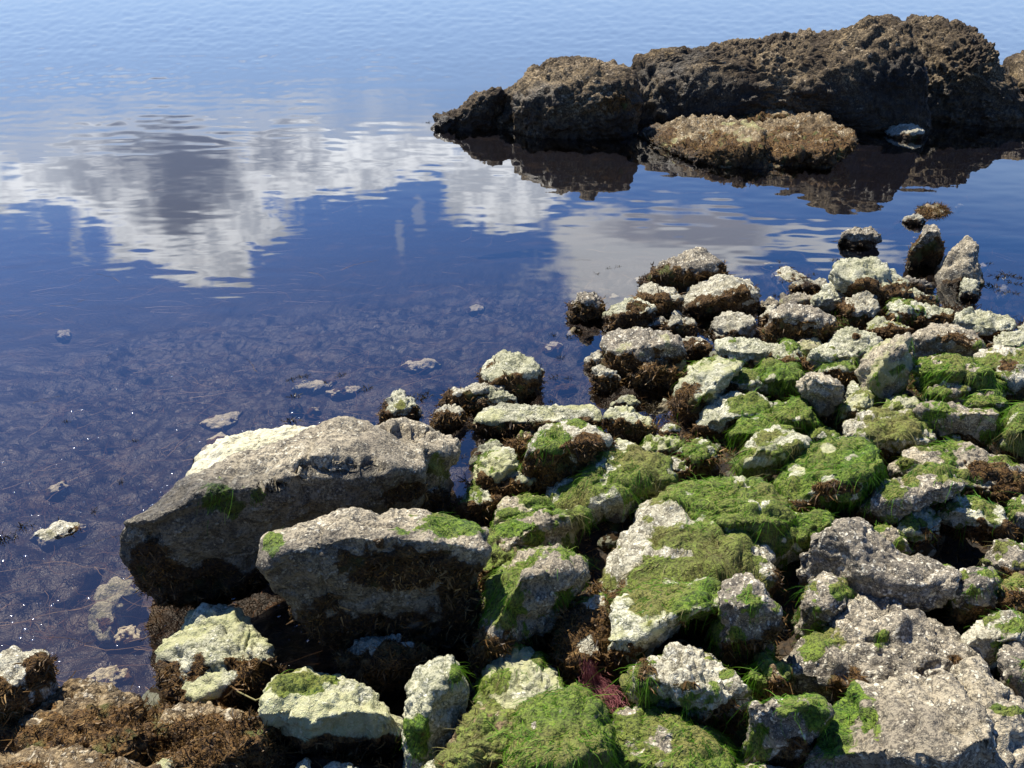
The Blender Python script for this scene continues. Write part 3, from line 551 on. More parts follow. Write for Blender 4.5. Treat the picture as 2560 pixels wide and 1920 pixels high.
rock('F', [(1430,1070),(1480,1045),(1540,1032),(1600,1035),(1660,1048),(1705,1090),(1725,1140),(1700,1190),(1600,1180),(1500,1110)], 'mossy green rock behind the broad low boulder', kind='lime', r=.3, g=.9, b=0, olive=.5, weed=1.2, **BC)
rock('T8', [(40,1180),(120,1110),(300,1045),(500,1055),(660,1065),(710,1120),(620,1220),(520,1310),(330,1350),(180,1290),(60,1260)], 'bright green algae-coated rubble rock left of the peaked boulder', kind='lime', r=.3, g=.75, b=0, olive=.05, weed=1.2, pale=.6, **BC)
rock('T4', [(1010,560),(1040,330),(1130,250),(1280,180),(1480,108),(1600,150),(1900,170),(1930,300),(1880,420),(1700,440),(1500,520),(1380,620),(1250,740),(1090,800),(1030,730)], 'wedge boulder, pale left nose, olive algae top and black hollow beneath', kind='lime', ridge=[(1010,640),(1200,650),(1400,520),(1600,400),(1930,380)], kt=.75, kf=-.1, b=.06, pg=[(1500,300,330,130),(1750,240,200,80)], olive=.55, pale=.5, rf=.22, fac=.3, **BC)
rock('T4', [(1880,650),(1890,420),(1880,280),(1940,165),(2040,115),(2160,120),(2260,200),(2350,400),(2340,600),(2250,740),(2080,780),(1940,740)], 'upright grey speckled rock with a green left edge beside the wedge boulder', kind='grey', ridge=[(1880,350),(2050,380),(2200,330),(2350,330)], kt=.6, kf=.1, b=.2, pg=[(1860,560,60,200),(2050,590,90,70)], olive=.2, **BC)
rock('T4', [(600,500),(700,400),(800,300),(900,268),(1000,290),(1035,400),(1030,580),(1000,720),(950,810),(850,850),(710,830),(640,720)], 'ochre weedy rock with a white scar, left of the wedge boulder', kind='white', r=.1, phi=15, kt=.7, b=.85, pn=[(830,690,80,80),(890,340,60,50)], **BC)
rock('T4', [(1230,900),(1300,790),(1440,740),(1560,660),(1650,645),(1760,720),(1880,830),(1990,900),(2060,1000),(2085,1090),(2040,1220),(1900,1260),(1700,1260),(1500,1240),(1350,1140),(1250,1030)], 'cream barnacle-crusted rock, rough and pitted, below the wedge boulder', kind='white', r=.42, phi=2, kt=.7, kf=0., b=.1, pb=[(1300,900,70,120),(1650,1000,90,40),(1350,980,70,60)], pg=[(1950,900,50,40)], rough=1.7, fac=.6, **BC)
rock('T4', [(1030,1330),(1090,1215),(1200,1178),(1350,1172),(1500,1215),(1650,1265),(1800,1365),(1950,1500),(2010,1640),(1950,1800),(1300,1800),(1180,1640),(1060,1560)], 'mossy green slab with a bare speckled patch at the bottom edge', kind='grey', r=.3, phi=5, kt=.75, g=.85, b=0, pn=[(1480,1480,130,130),(1450,1590,80,60),(1150,1205,70,18)], olive=.35, weed=1.3, rf=.3, **BC)
rock('T5', [(0,1060),(20,980),(60,850),(110,770),(200,762),(330,820),(352,900),(350,1010),(250,1050),(100,1070)], 'small stub rock with long grassy green algae on top', kind='crust', r=.5, g=.8, b=.2, olive=.35, weed=1.6, **BC)
rock('T5', [(15,1560),(15,1140),(100,1095),(300,1075),(500,1055),(600,1075),(690,1190),(660,1260),(580,1420),(500,1560),(200,1580),(60,1570)], 'block-shaped grey rock with white spots and green fringe', kind='grey', ridge=[(10,1160),(300,1120),(500,1110),(690,1230)], kt=.8, kf=.1, b=.1, pg=[(300,1060,260,45),(130,1350,80,90),(560,1220,110,120)], pb=[(420,1450,90,60)], olive=.15, fac=.7, **BC)
rock('T5', [(-160,1660),(-60,1625),(100,1608),(300,1630),(420,1690),(400,1790),(-100,1790)], 'pale speckled rock cut off by the bottom edge right of the mossy slab', kind='white', r=.4, b=.1, pg=[(-50,1640,90,20)], **BC)
# ------------------------------------------------------------------ lower right
LR = dict(group='big rocks in the lower right')
rock('T5', [(330,740),(400,660),(480,580),(700,410),(830,350),(950,280),(1050,240),(1170,205),(1250,270),(1400,400),(1550,520),(1700,640),(1850,780),(1800,950),(1500,1000),(1200,1010),(900,1030),(700,990),(500,930),(360,830)], 'large grey barnacled boulder sloping down right, bright green strip on its left flank', kind='grey', r=.05, phi=5, kt=.75, b=.06, pg=[(600,560,170,130),(1100,620,60,60),(530,720,90,60)], olive=.2, rf=.35, fac=.5, rough=1.4, name='boulder', cat='boulder', **LR)
rock('T5', [(410,480),(450,300),(520,160),(610,112),(700,128),(800,190),(840,260),(800,400),(620,470),(480,510)], 'rounded speckled knob on the upper left shoulder of the large barnacled boulder', kind='grey', r=.4, phi=5, b=0, pg=[(800,240,90,70)], olive=.05, **LR)
rock('T5', [(1640,900),(1750,800),(1850,800),(1950,900),(2050,980),(2212,1100),(2320,1200),(2330,1780),(2000,1780),(1850,1400)], 'tan grainy boulder running off the right edge behind the smooth-topped one', kind='granite', r=.1, phi=-5, kt=.7, b=0, pg=[(2080,1190,120,40)], olive=.7, name='boulder', cat='boulder', weed=.5, **LR)
rock('T5', [(560,1500),(560,1320),(700,1200),(790,1080),(870,985),(1050,945),(1300,898),(1500,866),(1650,880),(1720,980),(1850,1150),(1950,1330),(2030,1480),(2075,1660),(2000,1800),(1000,1800),(760,1660)], 'largest lower right boulder, tan grainy top, green algae down its left side', kind='granite', ridge=[(560,1560),(1000,1520),(1250,1520),(1600,1560),(1900,1420),(2075,1440)], kt=.75, kf=.0, b=0, pg=[(800,1200,130,240),(980,1250,90,130),(720,1440,160,150)], olive=.25, rf=.2, fac=.45, name='boulder', cat='boulder', base=1400+1750/3.16, **LR)
rock('T8', [(440,1500),(450,1360),(560,1220),(680,1100),(800,1088),(930,1092),(1020,1155),(1150,1270),(1250,1370),(1400,1400),(1550,1460),(1700,1530),(1640,1680),(1400,1740),(1000,1760),(800,1690),(600,1600),(470,1600)], 'peaked grey boulder with a shaded bluish left face', kind='grey', ridge=[(440,1180),(700,1180),(820,1300),(960,1500),(1200,1600),(1700,1640)], kt=.75, kf=.2, b=0, pg=[(1120,1210,60,60)], rf=.25, fac=.5, name='boulder', cat='boulder', **LR)
rock('T8', [(1030,1180),(1080,1145),(1170,1150),(1260,1240),(1330,1340),(1280,1380),(1180,1330),(1090,1260)], 'narrow green-edged rock lying against the right side of the peaked boulder', kind='granite', r=.4, b=0, g=.6, pn=[(1180,1190,50,40)], olive=.05, **LR)
rock('T8', [(1210,1090),(1250,1040),(1380,998),(1500,1045),(1560,1110),(1530,1220),(1400,1270),(1290,1250),(1220,1180)], 'small pale green rock below the long speckled rib rock', kind='lime', r=.25, phi=10, b=.1, g=.35, pale=.5, olive=.1, **LR)
rock('T8', [(870,960),(950,880),(1100,790),(1300,722),(1500,698),(1640,718),(1745,820),(1700,900),(1500,970),(1350,1030),(1220,1110),(1100,1080),(950,1030)], 'long speckled grey rib rock with dark green spots', kind='grey', ridge=[(870,1000),(1100,960),(1350,940),(1600,840),(1745,820)], kt=.8, kf=.0, b=.12, pg=[(1180,900,80,80),(1320,800,60,40),(1550,780,50,40)], olive=.2, **LR)
rock('T8', [(1180,680),(1190,640),(1260,575),(1380,540),(1480,548),(1600,512),(1750,518),(1900,560),(2040,620),(2212,680),(2300,780),(2230,880),(2000,890),(1800,870),(1700,800),(1550,760),(1350,750),(1220,740)], 'wide arched rock with orange-brown weed along its lower right', kind='granite', r=.25, phi=-8, kt=.8, b=.15, pb=[(1900,740,160,90),(2100,800,110,60)], pg=[(1280,650,70,50),(1480,680,60,30)], olive=.2, **LR)
rock('T8', [(1510,1030),(1620,955),(1750,922),(1900,960),(2030,1030),(2095,1120),(2085,1210),(1950,1180),(1750,1160),(1600,1120)], 'pale cap rock with brown weed rim over a black hollow', kind='lime', r=.42, phi=0, kf=-.3, b=.28, pb=[(1590,1010,60,40)], pale=.3, **LR)
rock('T8', [(2095,1060),(2120,960),(2180,915),(2300,900),(2320,1200),(2160,1210),(2110,1140)], 'speckled rock at the right edge beside the pale cap rock', kind='grey', r=.4, phi=20, b=.1, pg=[(2150,1000,60,50)], **LR)
rock('T8', [(1880,1400),(1980,1280),(2070,1262),(2150,1300),(2300,1330),(2320,1560),(2100,1580),(1950,1520)], 'grey-green mossy rock at the right edge above the twin rounded rocks', kind='grey', r=.35, b=.1, g=.45, olive=.8, **LR)
rock('T5', [(1640,250),(1720,130),(1850,58),(1970,45),(2015,150),(2005,310),(1900,410),(1720,380),(1660,320)], 'rounded grey rock with a bluish shaded hollow near the right edge', kind='grey', r=.5, phi=35, kt=.7, b=.1, **LR)
rock('T5', [(2000,240),(2060,160),(2200,120),(2330,200),(2330,420),(2150,440),(2040,380)], 'brown weedy rock at the right edge behind the twin rounded rocks', kind='crust', r=.3, b=.6, g=.3, olive=.8, **LR)
rock('T5', [(1730,620),(1800,520),(1930,440),(2080,408),(2212,420),(2330,540),(2300,700),(2100,720),(1950,760),(1850,770),(1780,690)], 'upper of the twin white-speckled rounded rocks at the right edge', kind='white', r=.42, phi=20, kt=.8, kf=.2, b=0, fac=.3, **LR)
rock('T5', [(2000,700),(2080,605),(2180,620),(2330,700),(2330,1150),(2200,1080),(2060,930),(2015,820)], 'lower of the twin white-speckled rounded rocks at the right edge', kind='grey', r=.3, phi=30, kt=.7, b=0, fac=.3, **LR)
rock('T5', [(1480,160),(1520,80),(1600,30),(1690,80),(1720,170),(1640,260),(1540,260)], 'small white rock beside the orange weed above the large barnacled boulder', kind='white', r=.4, b=.3, **LR)
# ------------------------------------------------------------------ right-hand bank
RB = dict(group='rocks on the right bank')
rock('T8', [(180,960),(190,890),(250,780),(380,660),(500,550),(680,480),(900,458),(1050,530),(1115,640),(1115,750),(960,860),(880,900),(700,910),(560,900),(480,990),(330,1060),(220,1040)], 'long green boulder, evenly furred with algae, hanging strands at its left foot', kind='lime', ridge=[(180,1000),(500,900),(700,850),(900,780),(1115,640)], kt=.85, kf=.2, g=.9, b=.05, pn=[(650,530,60,40),(420,700,50,40)], pb=[(750,850,170,50)], olive=.25, weed=1.4, rf=.3, pale=.7, **RB)
rock('T8', [(740,450),(790,340),(900,268),(1060,238),(1180,248),(1300,245),(1450,330),(1515,420),(1495,500),(1200,520),(1080,560),(960,530),(860,480)], 'rounded rock furred olive-brown on the right with a bare white left shoulder', kind='white', r=.3, phi=5, kt=.8, b=.03, pg=[(1200,380,300,120)], olive=.9, weed=1.3, **RB)
rock('T8', [(1330,220),(1450,178),(1600,193),(1700,215),(1850,232),(1950,217),(2025,262),(2025,360),(1950,450),(1700,460),(1500,430),(1450,340),(1360,270)], 'long flat slab, thin sunlit rim over a tall black face', kind='granite', ridge=[(1330,250),(1500,235),(1700,250),(2025,275)], kt=1., kf=-.1, b=.02, pg=[(1530,260,110,60)], olive=0., **RB)
rock('T8', [(1735,175),(1800,92),(1900,78),(2000,98),(2075,160),(2085,250),(2040,310),(1950,260),(1850,250),(1760,220)], 'smooth dark green oval rock behind the long flat slab', kind='granite', r=.5, g=.75, b=0, olive=.0, **RB)
rock('T8', [(1095,220),(1120,150),(1220,103),(1290,130),(1345,140),(1400,200),(1320,250),(1180,255)], 'small pale knobbly rock above the olive-furred rock', kind='lime', r=.3, b=0, g=.25, pale=.5, **RB)
rock('U2', [(1390,1670),(1500,1560),(1580,1500),(1650,1478),(1725,1530),(1775,1640),(1790,1740),(1650,1790),(1480,1770)], 'pointed grey and white rock with grass-green algae at its foot', kind='grey', r=.4, phi=15, b=0, pg=[(1500,1700,110,60)], olive=.0, **RB)
rock('T8', [(715,300),(760,190),(880,110),(985,103),(1015,170),(1010,250),(880,300),(760,330)], 'yellowish weathered rock right of the dark grey upright block', kind='lime', r=.35, phi=-10, b=.35, pale=.7, g=.2, olive=.8, **RB)
rock('T8', [(220,270),(270,190),(400,153),(480,170),(540,250),(610,340),(570,410),(440,420),(300,330)], 'bumpy rock under bright yellow-green algae with a dark pit', kind='white', r=.4, b=.1, g=.7, olive=.2, **RB)
rock('T8', [(-30,680),(-10,560),(20,500),(100,430),(250,378),(400,415),(520,480),(520,560),(300,660),(100,780),(0,770)], 'smooth boulder with green-white striped top and black shaded front', kind='lime', ridge=[(-30,640),(150,555),(250,590),(400,520),(520,520)], kt=.9, kf=0., b=0, g=.5, pn=[(180,540,100,20)], olive=.35, pale=.6, **RB)
rock('T8', [(490,440),(520,385),(600,362),(720,400),(745,470),(640,500),(520,480)], 'small yellow-green mossy rock left of the olive-furred rock', kind='lime', r=.3, g=.85, b=0, olive=.4, **RB)
rock('T8', [(-90,400),(-40,320),(80,288),(240,288),(400,400),(380,460),(200,450),(-20,470)], 'low green algae-covered rock below the white boulder with the green right side', kind='lime', r=.4, g=.8, b=.05, olive=.1, **RB)
rock('T8', [(2055,420),(2080,320),(2130,240),(2212,180),(2320,200),(2330,600),(2180,560),(2080,480)], 'green-furred boulder at the right edge beside the long flat slab', kind='lime', r=.4, g=.85, b=.1, olive=.4, weed=1.2, **RB)
rock('T8', [(1540,480),(1600,435),(1690,415),(1740,450),(1700,500),(1600,520)], 'small lime-coloured stone in the shade under the long flat slab', kind='lime', r=.3, b=.3, pale=.6, **RB)
# ------------------------------------------------------------------ upper right cluster
UR = dict(group='rocks in the upper right cluster')
rock('U2', [(590,700),(605,610),(720,560),(850,555),(950,558),(1050,610),(1150,690),(1235,770),(1245,870),(1180,930),(1050,950),(950,890),(770,850),(680,780)], 'big pale boulder with a rust weed belt, back of the upper right cluster', kind='lime', r=.38, phi=-8, kt=1., kf=.3, b=.25, pb=[(870,790,120,50),(1130,810,100,50)], **UR)
rock('U2', [(440,880),(540,780),(650,716),(720,770),(778,865),(650,935),(530,965)], 'pale triangular slab leaning left of the big pale boulder', kind='lime', r=.25, phi=-10, b=0, **UR)
rock('U2', [(700,940),(780,860),(880,833),(950,880),(1005,960),(990,1030),(880,1070),(770,1030)], 'white rock with brown blotches in front of the big pale boulder', kind='white', r=.3, b=.3, pb=[(740,960,60,60)], **UR)
rock('U2', [(1060,950),(1150,903),(1280,908),(1395,970),(1340,1040),(1260,1100),(1120,1080)], 'greenish rock with weed strands right of the white blotched rock', kind='lime', r=.55, b=.3, g=.2, pale=.4, **UR)
rock('U2', [(1215,770),(1230,725),(1300,713),(1390,735),(1435,790),(1395,890),(1290,880)], 'black round rock between the big pale boulder and the standing stones', kind='grey', r=.8, b=.6, wet_or_shade=.9, **UR)
rock('U2', [(1235,870),(1270,825),(1330,840),(1400,890),(1455,940),(1440,990),(1340,960)], 'thin ochre weed-coated ledge rock below the black round one', kind='lime', r=.4, b=.6, olive=.9, **UR)
rock('U2', [(1255,1060),(1400,960),(1480,968),(1600,1000),(1620,1070),(1520,1130),(1330,1130)], 'ochre-topped rock under dark brown weed near the blue water', kind='lime', r=.65, b=.65, **UR)
rock('U2', [(880,1100),(980,1055),(1100,1095),(1240,1130),(1290,1190),(1100,1220),(950,1170)], 'low yellowish rock half buried in brown weed, centre of the upper right cluster', kind='lime', r=.4, b=.5, g=.2, olive=.8, **UR)
rock('U2', [(1600,1090),(1640,1010),(1750,983),(1920,1000),(2050,1040),(2155,1090),(2130,1150),(2020,1180),(1870,1230),(1750,1180),(1640,1150)], 'flat-topped cream rock near the right edge by the water', kind='lime', r=.45, phi=-5, kf=0., b=.08, **UR)
rock('U2', [(1285,1210),(1340,1140),(1420,1108),(1560,1098),(1680,1130),(1800,1190),(1880,1270),(1850,1370),(1700,1420),(1450,1420),(1320,1390),(1288,1300)], 'big rounded grey boulder with a rust-coloured band and dark front', kind='granite', r=.66, phi=-8, kt=1., kf=.1, b=.1, pb=[(1680,1240,170,45)], pg=[(1830,1280,50,60)], **UR)
rock('U2', [(40,1120),(80,1020),(170,948),(260,928),(400,960),(520,1000),(620,1030),(645,1100),(610,1190),(500,1240),(300,1262),(120,1260),(60,1200)], 'big dark grey boulder with a white-flecked right end at the water', kind='grey', ridge=[(40,1080),(200,1010),(350,1010),(450,1040),(520,1100),(645,1110)], kt=.9, kf=.05, b=.4, **UR)
rock('U2', [(120,950),(180,860),(280,848),(420,858),(510,880),(530,970),(400,985),(250,970)], 'flat grey rock lying behind the big dark grey boulder', kind='granite', r=.5, b=.25, pale=.3, **UR)
rock('U2', [(-10,1000),(20,930),(90,900),(150,930),(130,1010)], 'small grey rock with weed at the water left of the flat grey rock', kind='granite', r=.5, b=.5, **UR)
rock('U2', [(-20,1080),(60,970),(120,958),(150,1010),(80,1110)], 'small white-streaked rock at the left foot of the big dark grey boulder', kind='white', r=.5, b=.4, **UR)
rock('U2', [(540,1290),(620,1190),(720,1148),(880,1160),(980,1200),(1030,1250),(1030,1340),(850,1400),(700,1350)], 'broad cream rock with a rust spot below the big dark grey boulder', kind='lime', r=.15, phi=0, kt=.9, b=0, pb=[(800,1210,60,28)], **UR)
rock('U2', [(820,1450),(860,1390),(940,1310),(1030,1245),(1140,1208),(1258,1182),(1275,1300),(1282,1460),(1210,1620),(1000,1680),(880,1620)], 'sharp-pointed grey-green boulder with a dark right face', kind='granite', ridge=[(820,1600),(980,1560),(1040,1420),(1150,1260),(1282,1230)], kt=.6, kf=.4, phi=45, b=0, pale=.6, g=.18, olive=.1, **UR)
rock('U2', [(390,1450),(400,1370),(430,1330),(560,1290),(700,1283),(755,1330),(830,1380),(700,1400),(590,1420),(530,1500),(420,1510)], 'lime-topped slab with a dark left front below the broad cream rock', kind='lime', r=.6, phi=-5, kf=0., b=.1, g=.1, **UR)
rock('U2', [(505,1490),(580,1390),(700,1378),(800,1400),(835,1500),(770,1600),(650,1560)], 'green-speckled rock left of the sharp-pointed boulder', kind='lime', r=.5, b=.35, g=.4, olive=.1, pale=.5, **UR)
rock('U2', [(235,1290),(340,1228),(460,1240),(550,1300),(480,1360),(330,1350)], 'small grey-green rock below the big dark grey boulder', kind='granite', r=.3, b=.1, pale=.7, **UR)
rock('U2', [(110,1370),(150,1290),(210,1248),(290,1280),(390,1420),(410,1530),(250,1480),(140,1420)], 'mossy green rock with ochre weed left of the lime-topped slab', kind='lime', r=.4, b=.4, g=.55, olive=.2, **UR)
rock('U2', [(-20,1520),(60,1400),(150,1395),(330,1480),(390,1570),(350,1690),(180,1700),(60,1660),(0,1600)], 'bright green algae-topped rock with a white foot, left of the dark grey upright block', kind='lime', r=.45, b=.1, g=.65, pn=[(40,1640,60,50)], olive=.05, **UR)
rock('U2', [(330,1620),(345,1575),(400,1520),(520,1498),(600,1530),(685,1610),(690,1740),(640,1890),(500,1900),(400,1800)], 'dark grey upright block with a white lit top', kind='granite', r=.8, phi=-5, kf=-.1, b=.02, wet_or_shade=.5, **UR)
rock('U2', [(720,1670),(780,1598),(835,1620),(840,1700),(760,1720)], 'tiny round pale stone between the upright block and the sharp-pointed boulder', kind='lime', r=.3, b=0, **UR)
rock('U2', [(1270,1470),(1330,1420),(1420,1398),(1560,1383),(1800,1400),(1860,1440),(1960,1500),(2050,1600),(2070,1740),(1850,1740),(1500,1640),(1320,1580)], 'dark green algae mound below the rust-banded boulder', kind='granite', r=.6, kf=0., b=0, g=.75, pn=[(1480,1430,60,25)], olive=.0, weed=1.2, **UR)
rock('U2', [(1800,1420),(1850,1330),(1950,1298),(2100,1310),(2212,1330),(2320,1450),(2300,1720),(2120,1720),(2000,1560),(1880,1470)], 'mottled pink-tan rock with green film at the right edge', kind='white', r=.35, phi=5, b=.1, g=.4, pb=[(2080,1450,80,50)], olive=.4, **UR)
rock('U2', [(1900,1320),(1960,1230),(2070,1175),(2160,1180),(2230,1240),(2260,1320),(2100,1335)], 'small pale rock with dark weed sprigs below the flat-topped cream rock', kind='lime', r=.4, b=.35, **UR)
rock('U2', [(2140,1220),(2180,1160),(2240,1080),(2330,1070),(2330,1300),(2200,1290)], 'dark-edged lime rock at the right edge near the water', kind='lime', r=.4, b=.3, **UR)
rock('T7', [(1960,0),(2010,-60),(2090,-80),(2160,-30),(2180,50),(2090,80),(1990,70)], 'green-topped rock squeezed between the algae-capped rock and the bright green one', kind='lime', r=.4, g=.6, b=.2, olive=.1, **UR)
# ------------------------------------------------------------------ submerged stones
SUBM = [
 ('F', [(428,905),(450,893),(490,885),(525,878),(510,898),(480,915),(450,915)], 'pale yellow-white streaked stone under water behind the white slab', -.02),
 ('F', [(628,833),(650,822),(690,815),(728,812),(710,828),(670,838)], 'long pale stone with weed sprigs just under the surface', -.012),
 ('F', [(655,888),(675,873),(692,872),(685,885),(668,895)], 'slanted thin yellow stone under water behind the biggest boulder', -.02),
 ('F', [(622,878),(635,870),(655,872),(650,882)], 'small white stone under water beside a floating sprig', -.02),
 ('F', [(862,782),(880,772),(930,770),(955,778),(930,788),(890,793)], 'curved pale ring-shaped stone under water behind the cone-shaped rock', -.02),
 ('U1', [(20,965),(60,930),(130,915),(205,935),(210,970),(150,1000),(70,1000)], 'oval greenish stone under water left of the barnacled boulder', -.01),
 ('U1', [(240,850),(280,805),(340,780),(390,785),(370,820),(300,860)], 'slanting pale stone under water below the tufted dark rock', -.012),
 ('F', [(115,718),(130,706),(150,708),(150,720),(130,725)], 'faint pinkish stone deep under water at the left', -.05),
 ('F', [(90,1060),(110,1045),(140,1035),(150,1040),(130,1058),(100,1068)], 'small tan stone under water at the left above the flat sunlit rock', -.03),
 ('F', [(430,975),(445,940),(480,925),(500,935),(480,960),(450,985)], 'whitish stone under water at the left end of the white slab', -.03),
 ('F', [(700,840),(740,830),(780,832),(760,843),(720,848)], 'faint orange streak of stone under water right of the long pale stone', -.03),
 ('F', [(1010,660),(1030,652),(1050,656),(1040,666),(1018,668)], 'faint small stone under water in front of the cloud reflection', -.04),
 ('U1', [(540,500),(620,485),(720,490),(740,510),(660,525),(560,520)], 'pale streak of stone under water beside the tufted dark rock', -.015),
 ('U1', [(860,345),(900,330),(960,335),(950,365),(890,370)], 'pale stone under water at the left tip of the peaked weedy rock', -.012),
 ('U2', [(1120,240),(1160,225),(1210,225),(1200,245),(1150,250)], 'thin pale stone under water left of the small pale rock', -.015),
 ('U2', [(1265,375),(1300,365),(1325,378),(1300,398)], 'small pale blue-white stone under water behind the dark standing stone', -.015),
 ('U2', [(1830,590),(1870,580),(1910,600),(1890,625),(1850,620)], 'small pale stone under water right of the leaning triangular stone', -.015),
 ('U2', [(1640,100),(1680,92),(1715,102),(1680,112)], 'tiny pale stone under water right of the farthest flat weedy rock', -.012),
 ('U2', [(10,595),(60,578),(120,580),(100,600),(40,608)], 'thin pale stone under water beside the brown-spotted flat stone', -.012),
 ('F', [(240,1350),(270,1340),(300,1355),(300,1380),(260,1385),(240,1370)], 'dim brown stone under water below the pale green submerged stone', -.06),
 ('T2', [(680,900),(760,820),(900,810),(1000,830),(1020,900),(900,960),(760,960)], 'orange-speckled stone under water near the left-edge white-topped rock', -.04),
 ('T7', [(600,30),(680,5),(760,20),(780,50),(700,60),(620,55)], 'pale tan stone under water in the pool behind the long yellow rib', -.03),
]
for tl, pp, lb, zt in SUBM:
    flat_stone(tl, pp, lb, kind='cream', ztop=zt - .014, th=.028, b=.48)
# ------------------------------------------------------------------ seaweed in the water
def strands(P0, ang, L, W, K, curl, zf, name, mat, loc=(0, 0, 0)):
    n = len(P0); pos = P0.copy(); a = ang.copy(); rows = [pos.copy()]; dirs = []
    for k in range(K):
        a = a + rng.normal(size=n) * curl
        d = np.stack([np.cos(a), np.sin(a), zf * rng.normal(size=n)], 1); pos = pos + d * (L / K)[:, None]
        pos[:, 2] = np.minimum(pos[:, 2], .003); rows.append(pos.copy()); dirs.append(np.stack([-np.sin(a), np.cos(a), a * 0], 1))
    dirs.append(dirs[-1]); V = np.empty((n, (K + 1) * 2, 3))
    for k in range(K + 1):
        w = (W * (1 - .7 * k / K))[:, None] * .5; V[:, 2 * k] = rows[k] - dirs[k] * w; V[:, 2 * k + 1] = rows[k] + dirs[k] * w + [0, 0, .0008]
    q = np.array([[2 * k, 2 * k + 1, 2 * k + 3, 2 * k + 2] for k in range(K)])
    Fc = (q[None] + (np.arange(n) * (K + 1) * 2)[:, None, None]).reshape(-1, 4)
    return mesh(name, V.reshape(-1, 3) - np.array(loc), Fc, mat, None, {'rnd': np.repeat(rng.random(n), (K + 1) * 2)}, False, loc)
M['waterweed'] = weed_material('drowned_seaweed', (.06, .035, .02), (.17, .10, .05), (.34, .24, .13), 0, .5)
M['bedweed'] = weed_material('bed_seaweed', (.016, .009, .007), (.11, .055, .028), (.30, .16, .08), 0, .6)
n_ = 60000
X_ = rng.uniform(-4.2, 4.5, n_); Y_ = rng.uniform(1.0, 8.5, n_)
gs_ = ground_smooth(X_, Y_); cl_ = vnoise(np.stack([X_ * 1.6, Y_ * 1.6, X_ * 0], 1), 5) * .5 + .5
kp = (gs_ < -.02) & (rng.random(n_) < np.clip(1.3 - (Y_ - 2.2) * .34, .03, 1) * (.25 + .9 * cl_)) & (rng.random(n_) < .42)
X_, Y_ = X_[kp], Y_[kp]; n_ = len(X_); dep = -.004 - .10 * rng.random(n_) ** 1.5
o = strands(np.stack([X_, Y_, dep], 1), .35 + rng.normal(size=n_) * .55 + (rng.random(n_) < .5) * math.pi, .08 + .32 * rng.random(n_) ** 2, (.0009 + .0015 * rng.random(n_)) * np.maximum(1, Y_ / 3.5), 9, .22, .05, 'drifting_seaweed', M['waterweed'])
tag(o, 'thin brown seaweed strands drifting just under the water surface', 'seaweed', None, 'stuff')
# bushy weed on the bed itself
n_ = 140000; X_ = rng.uniform(-4., 4.5, n_); Y_ = rng.uniform(1.0, 7.5, n_); gs_ = ground_smooth(X_, Y_)
cl_ = fbm(np.stack([X_ * 2.2, Y_ * 2.2, X_ * 0], 1), 2, 5)
kp = (gs_ < .0) & (cl_ > -.1) & (rng.random(n_) < np.clip(1.3 - (Y_ - 2) * .3, .03, 1)); X_, Y_ = X_[kp], Y_[kp]; Z_ = ground_z(X_, Y_); n_ = len(X_)
ribbons(np.stack([X_, Y_, Z_], 1), np.tile([0, 0, 1.], (n_, 1)), .02 + .05 * rng.random(n_), (.0014 + .0022 * rng.random(n_)) * np.maximum(1, Y_ / 4), 3, 0, .7, .8, 'seabed_weed', M['bedweed'], None, (0, 0, 0))
tag(bpy.context.scene.objects['seabed_weed'], 'brown bushy weed carpeting the shallow sea bed', 'seaweed', None, 'stuff')
# little wrack tufts breaking the surface
TU = [('U6',685,365,20),('U6',730,350,16),('U6',770,345,18),('U6',900,382,14),('U6',990,340,20),('U6',1145,425,26),('U6',705,470,26),('U6',680,625,36),('T1',1065,635,12),('T1',515,490,12),('T1',950,965,14),('T1',740,1195,10),
      ('T1',195,1315,42),('T1',90,1410,36),('T1',20,1400,36),('T1',20,1440,30),('T1',1555,800,36),('U1',125,875,26),('U1',285,895,34),('U1',185,1080,34),('U1',150,1270,40),('U1',260,1270,26),('U1',10,1160,20),('U1',15,1300,26),('U1',630,260,18),('U1',720,245,14),('U1',530,310,12),
      ('U1',1520,860,44),('U1',1680,830,50),('U1',1030,1540,50),('U1',1000,1610,44),('U1',1130,1610,40),('U1',610,1560,30),('U2',155,580,20),('U2',190,740,30),('U2',410,700,20),('U2',455,690,18),('U2',610,570,18),('U2',650,568,14),('U2',1240,580,20),('U2',1245,640,20),
      ('U2',1950,790,36),('U2',2000,710,36),('U2',2060,690,36),('U2',2120,760,36),('U2',2110,840,30),('U2',2020,840,26),('U2',2140,712,20),('U2',2200,720,24),('U2',1920,600,18),('U2',1450,920,36),('U2',1500,930,36),('U2',140,870,30),('T7',1340,190,40),('T7',1350,270,50),('T7',1400,310,44),('T7',1460,300,34),('T7',570,170,14),('U6',1465,590,30),('U6',1420,470,34),('U6',1480,480,34),('U6',1510,460,30),
      ('T7',40,420,40),('T7',150,420,36),('T7',100,330,40),('U6',1740,840,16),('U6',1830,800,24),('U3',60,790,16)]
tuft0 = None
